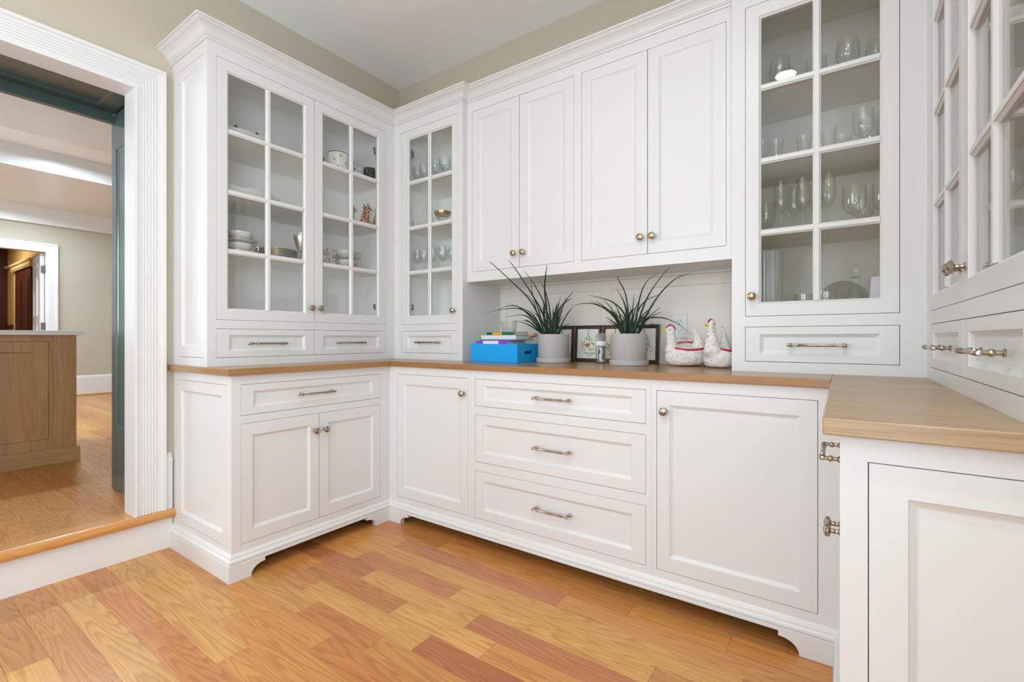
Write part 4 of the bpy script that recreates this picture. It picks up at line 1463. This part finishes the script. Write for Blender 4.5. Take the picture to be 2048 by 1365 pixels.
# baby bottle
c = (1.105, 0.478, ZT)
t = thing('baby_bottle', 'clear baby bottle with white collar and domed cap between the pots', 'bottle', c)
g = G().lathe([(0.001, 0), (0.026, 0), (0.030, 0.003), (0.031, 0.012), (0.0275, 0.032), (0.0275, 0.060), (0.030, 0.082), (0.028, 0.090), (0.0265, 0.090), (0.0285, 0.081), (0.026, 0.060), (0.026, 0.032), (0.0293, 0.013), (0.027, 0.005), (0.001, 0.004)], c, 28)
obj('body', g, 'glass', t, smooth=True)
g = G().lathe([(0.026, 0.0905), (0.031, 0.0905), (0.0320, 0.094), (0.0315, 0.112), (0.029, 0.116), (0.010, 0.1165), (0.010, 0.0905)], c, 28)
obj('collar', g, M['trim'], t, smooth=True)
g = G().lathe([(0.0285, 0.1165), (0.030, 0.1165), (0.029, 0.135), (0.025, 0.150), (0.017, 0.158), (0.001, 0.160), (0.001, 0.158), (0.016, 0.156), (0.0235, 0.149), (0.0275, 0.134)], c, 28)
obj('cap', g, 'plastic', t, smooth=True)


def loft(g, st, seg=16):
    """st: (x, y, z, rx, ry) horizontal ellipses joined"""
    g.rings([[(x + rx * math.cos(2 * math.pi * j / seg), y + ry * math.sin(2 * math.pi * j / seg), z) for j in range(seg)] for x, y, z, rx, ry in st])


def hen(loc, rot, lab, tall=1.0, squash=1.0):
    t = thing('fabric_hen', lab, 'hen ornament', (*loc, ZT + 0.0035), rot)
    g = G()
    q = squash
    loft(g, [(0, 0, 0, .055 * q, .04), (0, 0, .004, .080 * q, .058), (0, 0, .02, .092 * q, .067), (0, 0, .045, .094 * q, .070), (.002, 0, .066, .090 * q, .066), (.008, 0, .082, .084 * q, .060), (.012, 0, .090, .076 * q, .054), (.012, 0, .0905, .03 * q, .02)], 28)
    g.v = [(x, y, z + max(0.0, z - .035) / .055 * .30 * y) for x, y, z in g.v]
    nx = -.055 * q
    T = tall
    loft(g, [(nx + .01, 0, .03, .030, .040), (nx - .004, 0, .07, .036, .040), (nx - .008, 0, .1 * T, .027, .028), (nx - .010, 0, .125 * T, .021, .021), (nx - .012, 0, .145 * T, .020, .019), (nx - .013, 0, .163 * T, .021, .018), (nx - .012, 0, .178 * T, .016, .015), (nx - .010, 0, .187 * T, .006, .006)], 20)
    loft(g, [(.045 * q, 0, .05, .040, .030), (.06 * q, 0, .09, .030, .020), (.060 * q, 0, .12, .022, .014), (.050 * q, 0, .148, .013, .009), (.040 * q, 0, .172, .007, .006), (.036 * q, 0, .180, .003, .003)], 20)
    body = local_obj('body', g, 'hen', t, smooth=True)
    md = body.modifiers.new('union', 'REMESH')
    md.mode = 'VOXEL'
    md.voxel_size = 0.0035
    md.use_smooth_shade = True
    sm = body.modifiers.new('soften', 'SMOOTH')
    sm.iterations = 6
    tx = bpy.data.textures.new('folds', 'CLOUDS')
    tx.noise_scale = 0.03
    dm = body.modifiers.new('folds', 'DISPLACE')
    dm.texture = tx
    dm.strength = 0.007
    dm.mid_level = 0.5
    hx, hz = nx - .012, .163 * T
    g = G()
    for dx, r_, dz in ((-.013, .0075, .018), (-.003, .0085, .0235), (.008, .0075, .0215), (.016, .0065, .014), (.019, .005, .006)):
        g.lathe([(0.0005, -.003), (r_ * .8, -.0025), (r_, 0), (r_ * .8, .0025), (.0005, .003)], (hx + dx, 0, hz + dz), 12, axis='Y')
    local_obj('comb', g, 'red', t, smooth=True)
    g = G()
    g.rings([[(hx - .016, .008 * math.cos(a), hz + .003 + .007 * math.sin(a)) for a in [k * math.pi / 4 for k in range(8)]], [(hx - .028, .005 * math.cos(a), hz + .001 + .0045 * math.sin(a)) for a in [k * math.pi / 4 for k in range(8)]], [(hx - .042, .0006 * math.cos(a), hz + .005 + .0006 * math.sin(a)) for a in [k * math.pi / 4 for k in range(8)]]])
    local_obj('beak', g, 'yellow', t, smooth=True)
    g = G().lathe([(0.0005, -.003), (.007, -.002), (.009, 0), (.007, .002), (.0005, .003)], (hx - .014, 0, hz - .060), 14, axis='Y')
    g.lathe([(0.0005, -.003), (.005, -.002), (.007, 0), (.005, .002), (.0005, .003)], (hx - .016, 0, hz - .048), 14, axis='Y')
    local_obj('wattle', g, 'red', t, smooth=True)
    for s in (-1, 1):
        local_obj('eye', G().lathe([(.0004, -.002), (.003, 0), (.0004, .002)], (hx - .006, s * .0185, hz + .005), 10, axis='Y'), 'black', t)
    pts = [(.014 * q + .074 * q * math.cos(a), .056 * math.sin(a), .0905 + .0165 * math.sin(a)) for a in [k * math.pi / 16 for k in range(33)]]
    g = G()
    n = len(pts) - 1
    loops = []
    for i in range(n):
        p = Vector(pts[i])
        d = (Vector(pts[(i + 1) % n]) - Vector(pts[i - 1])).normalized()
        a_ = d.cross(Vector((0, 0, 1))).normalized()
        b_ = a_.cross(d)
        loops.append([tuple(p + a_ * .0045 * math.cos(w_) + b_ * .0045 * math.sin(w_)) for w_ in [k * math.pi / 4 for k in range(8)]])
    g.rings(loops, close=True)
    local_obj('basket_rim', g, 'red', t, smooth=True)
    return t


hen((1.540, 0.470), R(21), 'speckled white fabric hen with a red-rimmed basket back, left of the two hens')
hen((1.700, 0.405), R(60), 'speckled white fabric hen half hidden by the tall cabinet, right of the two hens', 1.12, 0.62)

# ------------------------------------------------------------------ china and glass on the shelves
S0, S1, S2, S3 = 1.1185, 1.4685, 1.7495, 2.0375     # tops of cabinet floor and the three shelves


def vessel(name, lab, cat, loc, parts, group=None, rotz=0.0):
    """parts: (name, profile or G, material)"""
    t = thing(name, lab, cat, loc, rotz, group)
    for pn, pr, mt in parts:
        g = pr if isinstance(pr, G) else G().lathe(pr, (0, 0, 0), 24)
        local_obj(pn, g, mt, t, smooth=True)
    return t


def handle_g(x0, z0, r, th=0.0035, y=0.0):
    pts = [(x0 + r * math.sin(a), y, z0 + r * math.cos(a)) for a in [math.pi * k / 8 for k in range(9)]]
    return G().tube(pts, th, 8)


# wine glasses: clear, stemmed
def goblet(h=0.16, rb=0.032, rf=0.030, stem=0.06, rim=0.028):
    b = stem
    return [(0.001, 0.0), (rf, 0.0), (rf, 0.0015), (0.008, 0.004), (0.0035, 0.010), (0.003, b * .6), (0.004, b - .004), (rb * .55, b + .006), (rb * .9, b + .022), (rb, b + .04), (rim, h), (rim - .0012, h), (rb - .0014, b + .04), (rb * .9 - .001, b + .024), (rb * .5, b + .009), (0.001, b + .004)]


def flute(h=0.20, r=0.022):
    return [(0.001, 0.0), (0.028, 0.0), (0.028, 0.0015), (0.006, 0.004), (0.003, 0.012), (0.003, 0.07), (0.008, 0.082), (r, 0.115), (r + .001, 0.14), (r - .004, h), (r - .0052, h), (r - .0004, 0.14), (r - .0015, 0.116), (0.006, 0.086), (0.001, 0.083)]


def tumbler(h=0.10, r=0.032):
    return [(0.001, 0), (r - .004, 0), (r - .002, .003), (r, h), (r - .0014, h), (r - .0035, .006), (0.001, .006)]


def glassset(pos, prof, lab, group, cat='glass', name='wine_glass'):
    base = None
    words = ['leftmost', 'second', 'third', 'fourth', 'fifth', 'sixth', 'seventh', 'eighth']
    key = lambda q: (q[0] - cam.location.x) / (q[1] - cam.location.y)
    for i, p in enumerate(sorted(pos, key=key)):
        lab_i = words[i] + (' ' if i == 0 else ' from the left, ') + lab
        if base is None:
            base = thing(name, lab_i, cat, p, 0, group)
            local_obj('bowl', G().lathe(prof, (0, 0, 0), 20), 'glass', base, smooth=True)
        else:
            dup(base, p, lab_i, group=group)


# left cabinet, left door
t = thing('serving_dish', 'white oval serving dish with dark ornaments on its rim, top shelf left', 'dish', (-0.40, -0.655, S3), R(90))
g = G()
loft(g, [(0, 0, 0, .07, .045), (0, 0, .006, .08, .05), (0, 0, .03, .135, .085), (0, 0, .045, .165, .105), (0, 0, .048, .168, .107), (0, 0, .046, .160, .100), (0, 0, .02, .11, .07), (0, 0, .012, .03, .02)], 32)
local_obj('bowl', g, 'china', t, smooth=True)
g = G()
for k in range(9):
    a = 2 * math.pi * k / 9 + .2
    g.lathe([(.0005, -.005), (.008, -.002), (.009, .003), (.005, .010), (.0005, .012)], (.150 * math.cos(a), .095 * math.sin(a), .052), 8)
local_obj('ornament', g, 'black', t, smooth=True)
vessel('glass_bowl', 'small clear glass bowl on the top shelf behind the left glazed door', 'bowl', (-0.50, -0.440, S3), [('bowl', [(.001, 0), (.03, 0), (.042, .03), (.045, .095), (.0435, .095), (.0405, .031), (.028, .003), (.001, .003)], 'glass')])
t = thing('platter', 'large white scalloped platter lying on the second shelf behind the left glazed door', 'platter', (-0.42, -0.625, S2), R(90))
g = G()
L = []
for rx, z, w_ in ((.08, 0, 0), (.10, .004, 0), (.15, .028, .01), (.195, .048, .03), (.197, .051, .03), (.19, .049, .03), (.14, .026, .01), (.09, .012, 0), (.01, .010, 0)):
    L.append([(rx * (1 + w_ * math.cos(12 * a)) * math.cos(a), .62 * rx * (1 + w_ * math.cos(12 * a)) * math.sin(a), z + w_ * .12 * math.cos(12 * a)) for a in [2 * math.pi * k / 72 for k in range(72)]])
g.rings(L)
local_obj('bowl', g, 'china', t, smooth=True)


def soup_cup(loc, rot, lab, saucer_first=True):
    t = thing('soup_cup', lab, 'cup', loc, rot)
    local_obj('bowl', G().lathe([(.001, .004), (.030, .004), (.034, .0), (.036, 0), (.036, .006), (.048, .014), (.058, .034), (.061, .052), (.0595, .052), (.056, .034), (.046, .016), (.030, .009), (.001, .009)], (0, 0, 0), 28), 'china', t, smooth=True)
    local_obj('gilt_band', G().lathe([(.0475, .012), (.0515, .0165), (.0505, .0168), (.0465, .0125)], (0, 0, 0), 28), 'gold', t, smooth=True)
    for s in (-1, 1):
        g = G()
        pts = [(s * (.056 + .016 + .016 * math.cos(a)), 0, .034 + .016 * math.sin(a)) for a in [2 * math.pi * k / 12 for k in range(13)]]
        g.tube(pts, .0028, 6)
        g.tube([(s * .050, 0, .014), (s * .057, 0, .022), (s * .060, 0, .036), (s * .063, 0, .050)], .0026, 6)
        local_obj('handle', g, 'gold', t, smooth=True)
    return t


def saucer(loc, lab):
    t = thing('saucer', lab, 'saucer', loc)
    local_obj('dish', G().lathe([(.001, .001), (.035, .0), (.04, .002), (.065, .009), (.083, .015), (.083, .017), (.064, .012), (.038, .005), (.001, .004)], (0, 0, 0), 32), 'china', t, smooth=True)
    local_obj('gilt_rim', G().lathe([(.081, .0152), (.0836, .0155), (.0836, .0172), (.081, .0168)], (0, 0, 0), 32), 'gold', t, smooth=True)
    return t


def cup_stack(x, y, z, where, rots):
    saucer((x, y, z), 'bottom saucer of the cup stack ' + where)
    soup_cup((x, y, z + .0055), rots[0], 'lower two-handled soup cup ' + where)
    saucer((x, y, z + .0575), 'gilt-rimmed saucer between the two cups ' + where)
    soup_cup((x, y, z + .063), rots[1], 'upper two-handled soup cup ' + where)


cup_stack(-0.37, -0.66, S1, 'stacked at the left end of the third shelf', (R(70), R(110)))
vessel('plate', 'white plate at the bottom of the plate stack on the third shelf', 'plate', (-0.44, -0.425, S1), [('dish', [(.001, 0), (.06, 0), (.066, .004), (.105, .012), (.105, .014), (.064, .007), (.001, .004)], 'china')], 'stacked plates on the third shelf')
pl0 = bpy.data.objects['plate']
gr = local_obj('gilt_rim', G().lathe([(.102, .0122), (.1056, .0124), (.1056, .0142), (.102, .0138)], (0, 0, 0), 32), 'gold', pl0, smooth=True)
for k in range(1, 8):
    dup(pl0, (-0.44 + .001 * (k % 2), -0.425, S1 + .0075 * k), ['second', 'third', 'fourth', 'fifth', 'sixth', 'seventh', 'topmost'][k - 1] + ' plate from the bottom of the stack on the third shelf' if k < 7 else 'topmost white gilt-rimmed plate of the stack on the third shelf', group='stacked plates on the third shelf')
pl0['label'] = 'white gilt-rimmed plate at the very bottom of the stack on the third shelf'
vessel('goblet', 'engraved silvery glass goblet beside the stack of plates', 'goblet', (-0.292, -0.370, S1), [('bowl', [(.001, 0), (.032, 0), (.032, .002), (.008, .006), (.004, .02), (.005, .04), (.012, .05), (.028, .085), (.038, .125), (.040, .150), (.0388, .150), (.0365, .125), (.026, .086), (.010, .054), (.001, .05)], 'glass'), ('engraving', [(.0150, .056), (.0285, .086), (.0384, .125), (.0390, .135), (.0386, .135), (.0378, .125), (.0277, .087), (.0142, .057)], metal('etched_silver', (0.62, 0.58, 0.52), 0.35))])

# left cabinet, right door
M['pot_print'] = speckle('starred_pot_print', srgb(222, 222, 222), [(srgb(196, 170, 60), 19, 0.30)])
M['mug_dark'] = speckle('dark_mug_print', srgb(70, 68, 62), [(srgb(150, 140, 110), 70, 0.30), (srgb(30, 28, 28), 50, 0.35)])
M['mug_grey'] = speckle('blue_grey_mug_print', srgb(110, 128, 134), [(srgb(50, 62, 66), 80, 0.32), (srgb(190, 200, 204), 60, 0.22)])
M['glass_blue'] = speckle('blue_white_mug_print', srgb(200, 212, 222), [(srgb(100, 140, 170), 60, 0.34)])


def mug(loc, r, h, mat, lab, rot=None, rimmat='china', name='mug'):
    t = thing(name, lab, 'mug', loc, rot or 0)
    local_obj('wall', G().lathe([(.001, 0), (r - .003, 0), (r, .003), (r, h - .004), (r - .0025, h - .004), (r - .003, .006), (.001, .006)], (0, 0, 0), 28), mat, t, smooth=True)
    local_obj('rim', G().lathe([(r + .0003, h - .0038), (r + .0003, h), (r - .003, h), (r - .003, h - .0038)], (0, 0, 0), 28), rimmat, t, smooth=True)
    if rot is not None:
        local_obj('handle', G().tube([(r - .001, 0, h * .82), (r + .016, 0, h * .80), (r + .027, 0, h * .62), (r + .022, 0, h * .38), (r - .001, 0, h * .22)], .0045, 8), rimmat, t, smooth=True)
    return t


mug((-0.42, -0.185, S3), .036, .090, 'mug_grey', 'blue-grey printed mug left of the star-patterned pot, top shelf', None, 'black')
mug((-0.36, -0.090, S3), .062, .125, 'china', 'large white mug with golden stars on the top shelf', R(40), 'black', 'large_mug')
big = bpy.data.objects['large_mug']
g = G()
for ang, hz in ((-95, .075), (-62, .098), (-30, .060), (0, .092), (30, .055), (-128, .05), (62, .09), (-78, .035)):
    A0 = R(ang)
    c_, s_ = math.cos(A0), math.sin(A0)
    pts = []
    for k in range(10):
        rr_ = .0125 if k % 2 == 0 else .005
        th = 2 * math.pi * k / 10 + ang
        u_, v_ = rr_ * math.cos(th), rr_ * math.sin(th)
        aa = A0 + u_ / .0625
        pts.append((.0628 * math.cos(aa), .0628 * math.sin(aa), hz + v_))
    g.quad(*pts)
local_obj('printed_star', g, 'bk_gold', big)
mug((-0.45, 0.000, S3), .034, .080, 'mug_grey', 'blue-grey printed mug right of the star-patterned pot', None, 'china')
mug((-0.34, 0.035, S3), .026, .070, 'glass_blue', 'small blue and white mug near the muntin on the top shelf', None, 'china')
mug((-0.46, 0.085, S3), .033, .060, 'mug_dark', 'dark low mug behind the handle of the brown patterned mug', None, 'black')
mug((-0.32, 0.108, S3), .035, .092, 'mug_dark', 'brown patterned mug with a white handle at the right of the top shelf', R(-125), 'china')


def giraffe(loc, rot, lab, s=1.0):
    t = thing('giraffe_figurine', lab, 'figurine', loc, rot)
    g = G()
    loft(g, [(0, 0, 0, .030, .016), (0, 0, .004, .033, .018), (.0, 0, .020, .030, .017), (.004, 0, .034, .020, .013), (.008, 0, .05, .013, .009), (.012, 0, .075, .0095, .007), (.016, 0, .098, .0085, .0065), (.019, 0, .110, .009, .0065), (.021, 0, .118, .006, .005), (.021, 0, .121, .002, .002)], 16)
    g.rings([[(x, r_ * .8 * math.cos(a), z + r_ * math.sin(a)) for a in [k * math.pi / 4 for k in range(8)]] for x, z, r_ in ((.014, .112, .006), (.026, .109, .0065), (.038, .101, .0045), (.043, .097, .0025))])
    local_obj('body', g, 'giraffe', t, smooth=True)
    g = G()
    for y in (-.0035, .0035):
        g.tube([(.017, y, .117), (.014, y * 1.4, .128), (.013, y * 1.5, .132)], [.0016, .0014, .0024], 6)
        g.tube([(.012, y * 1.2, .114), (.006, y * 3.2, .117)], [.002, .0008], 6)
    local_obj('horns', g, 'black', t, smooth=True)
    t.scale = (s, s, s)
    return t


giraffe((-0.37, 0.010, S2), R(90), 'giraffe figurine half hidden by the vertical muntin, leftmost of four', 1.0)
giraffe((-0.365, 0.085, S2), R(80), 'tall giraffe figurine second from the left, behind its neighbour', 1.18)
giraffe((-0.318, 0.078, S2), R(85), 'giraffe figurine in the middle of the pair with touching necks', 1.13)
giraffe((-0.290, 0.122, S2), R(92), 'smallest giraffe figurine, rightmost of the four', 0.92)
cup_stack(-0.37, -0.235, S1, 'at the left edge of the right glazed door', (R(80), R(95)))
cup_stack(-0.37, -0.025, S1, 'in the middle behind the right glazed door', (R(100), R(70)))

# corner cabinet
glassset([(-0.125, 0.345, S3), (-0.055, 0.335, S3), (0.012, 0.375, S3), (0.062, 0.31, S3), (0.095, 0.39, S3), (0.142, 0.315, S3)], goblet(0.125, .036, .030, .045, .034), 'clear wine glass on the top shelf of the corner cabinet', 'clear glasses on the top shelf of the corner cabinet')
glassset([(-0.132, 0.345, S1), (-0.066, 0.340, S1), (-0.002, 0.355, S1), (0.040, 0.300, S1), (0.060, 0.385, S1), (0.106, 0.325, S1), (0.150, 0.375, S1)], goblet(0.150, .031, .030, .065, .026), 'clear stemmed glass on the third shelf of the corner cabinet', 'stemmed glasses on the third shelf of the corner cabinet')
vessel('compote', 'footed glass compote with a broad gold rim in the corner cabinet', 'compote', (0.088, 0.350, S2), [('bowl', [(.001, 0), (.032, 0), (.032, .002), (.008, .006), (.005, .02), (.008, .034), (.034, .05), (.053, .082), (.0515, .082), (.032, .053), (.001, .038)], 'glass'), ('gold_rim', [(.0475, .069), (.0545, .082), (.055, .090), (.0535, .090), (.0525, .083), (.046, .070)], 'gold')])
vessel('small_glass', 'small clear glass at the left of the second corner shelf', 'glass', (-0.130, 0.330, S2), [('bowl', tumbler(.06, .024), 'glass')])
vessel('small_glass', 'small clear glass left of the gold-rimmed compote', 'glass', (0.000, 0.380, S2), [('bowl', tumbler(.075, .024), 'glass')])

# tall cabinet
glassset([(1.935, 0.42, S3), (2.06, 0.50, S3), (2.165, 0.42, S3), (2.26, 0.50, S3)], goblet(0.175, .040, .034, .07, .034), 'large clear goblet on the top shelf of the tall cabinet', 'large goblets on the top shelf of the tall cabinet')
glassset([(1.875, 0.37, S2), (1.922, 0.40, S2), (2.022, 0.42, S2), (2.104, 0.38, S2), (2.150, 0.50, S2)], [(0.001, 0), (.018, 0), (.020, .006), (.021, .05), (.030, .115), (.0285, .115), (.0195, .05), (.018, .012), (0.001, .012)], 'clear cut-glass tumbler on the second shelf of the tall cabinet', 'cut tumblers on the second shelf of the tall cabinet', name='cut_tumbler')
glassset([(2.212, 0.36, S2), (2.232, 0.46, S2), (2.285, 0.42, S2)], goblet(0.150, .034, .032, .045, .032), 'clear goblet on the second shelf of the tall cabinet', 'goblets on the second shelf of the tall cabinet')
glassset([(1.945, 0.36, S1), (1.985, 0.45, S1), (2.020, 0.36, S1), (2.060, 0.46, S1), (2.105, 0.36, S1)], flute(0.21, .024), 'champagne flute on the third shelf of the tall cabinet', 'champagne flutes on the third shelf of the tall cabinet', name='champagne_flute')
glassset([(2.185, 0.37, S1), (2.215, 0.49, S1), (2.275, 0.37, S1), (1.880, 0.44, S1)], goblet(0.155, .038, .034, .045, .037), 'wide clear goblet on the third shelf of the tall cabinet', 'wide goblets on the third shelf of the tall cabinet')
t = thing('ribbed_vase', 'tall ribbed glass cylinder vase at the left of the tall cabinet floor', 'vase', (1.895, 0.40, S0))
g = G()
R_ = lambda r_, z: [((r_ + .0012 * math.cos(24 * a)) * math.cos(a), (r_ + .0012 * math.cos(24 * a)) * math.sin(a), z) for a in [2 * math.pi * k / 144 for k in range(144)]]
g.rings([R_(.05, 0), R_(.05, .287), R_(.046, .287), R_(.046, .006)])
local_obj('wall', g, thin_glass('ribbed_glass', (.9, .92, .9), 1.5, .05, 1.8, .28), t, smooth=True)
tag(obj('paper_liner', G().box(1.862, 1.928, 0.452, 0.456, S0, S0 + .285), 'label_white', origin=(1.895, 0.454, S0)), 'white card standing behind the ribbed vase', 'card')
tag(obj('white_carton', G().box(1.865, 1.920, 0.375, 0.425, S0 + .0065, S0 + .20), paint('pale_carton', srgb(226, 230, 226), .6), origin=(1.895, 0.40, S0 + .0065)), 'pale carton inside the ribbed glass vase', 'carton')
vessel('tumbler', 'low clear tumbler left of the vertical muntin on the tall cabinet floor', 'glass', (2.018, 0.43, S0), [('bowl', tumbler(.108, .032), 'glass')])
vessel('tumbler', 'clear tumbler right of the vertical muntin on the tall cabinet floor', 'glass', (2.095, 0.41, S0), [('bowl', tumbler(.112, .034), 'glass')])
t = thing('round_tray', 'dark round tray leaning upright at the back of the tall cabinet', 'tray', (2.150, 0.565, S0))
local_obj('disc', G().lathe([(.001, -.004), (.078, -.004), (.084, -.002), (.084, .004), (.078, .003), (.001, .003)], (0, 0, .0845), 48, axis='Y'), paint('smoky_tray', srgb(150, 146, 134), .5), t, smooth=True)
t.rotation_euler = (R(-6), 0, 0)
vessel('decanter', 'cut-glass decanter with a ball stopper on the tall cabinet floor', 'decanter', (2.190, 0.39, S0), [('bowl', [(.001, 0), (.038, 0), (.044, .008), (.044, .07), (.032, .10), (.013, .125), (.012, .15), (.019, .158), (.001, .160)], 'glass'), ('stopper', [(.001, .1605), (.010, .161), (.018, .175), (.020, .190), (.010, .206), (.001, .208)], 'glass')])
vessel('glass_dish', 'shallow clear dish beside the decanter', 'dish', (2.115, 0.32, S0), [('bowl', [(.001, 0), (.03, 0), (.05, .02), (.054, .035), (.0525, .035), (.048, .021), (.028, .003), (.001, .003)], 'glass')])
g = G()
pts = [(2.225, .36), (2.262, .33), (2.300, .36), (2.325, .34)]
g.rings([[(x, y, S0) for x, y in pts] + [(x, y + .004, S0) for x, y in pts[::-1]], [(x + (.012 if i < 2 else .004), y + .02, S0 + (.155 if i in (0, 1) else .120)) for i, (x, y) in enumerate(pts)] + [(x + (.012 if i > 1 else .004), y + .023, S0 + (.155 if i in (2, 3) else .120)) for i, (x, y) in enumerate(pts[::-1])]])
tag(obj('napkin', g, 'label_white', origin=(2.27, .35, S0)), 'folded white napkin at the right of the tall cabinet floor', 'napkin')
# right cabinet
glassset([(2.60, -0.25, S2), (2.58, -0.55, S2), (2.55, -0.70, S2), (2.58, -0.05, S1), (2.60, -0.50, S1)], goblet(0.160, .036, .032, .06, .032), 'clear goblet behind the glazed doors of the right wall cabinet', 'goblets in the right wall cabinet')
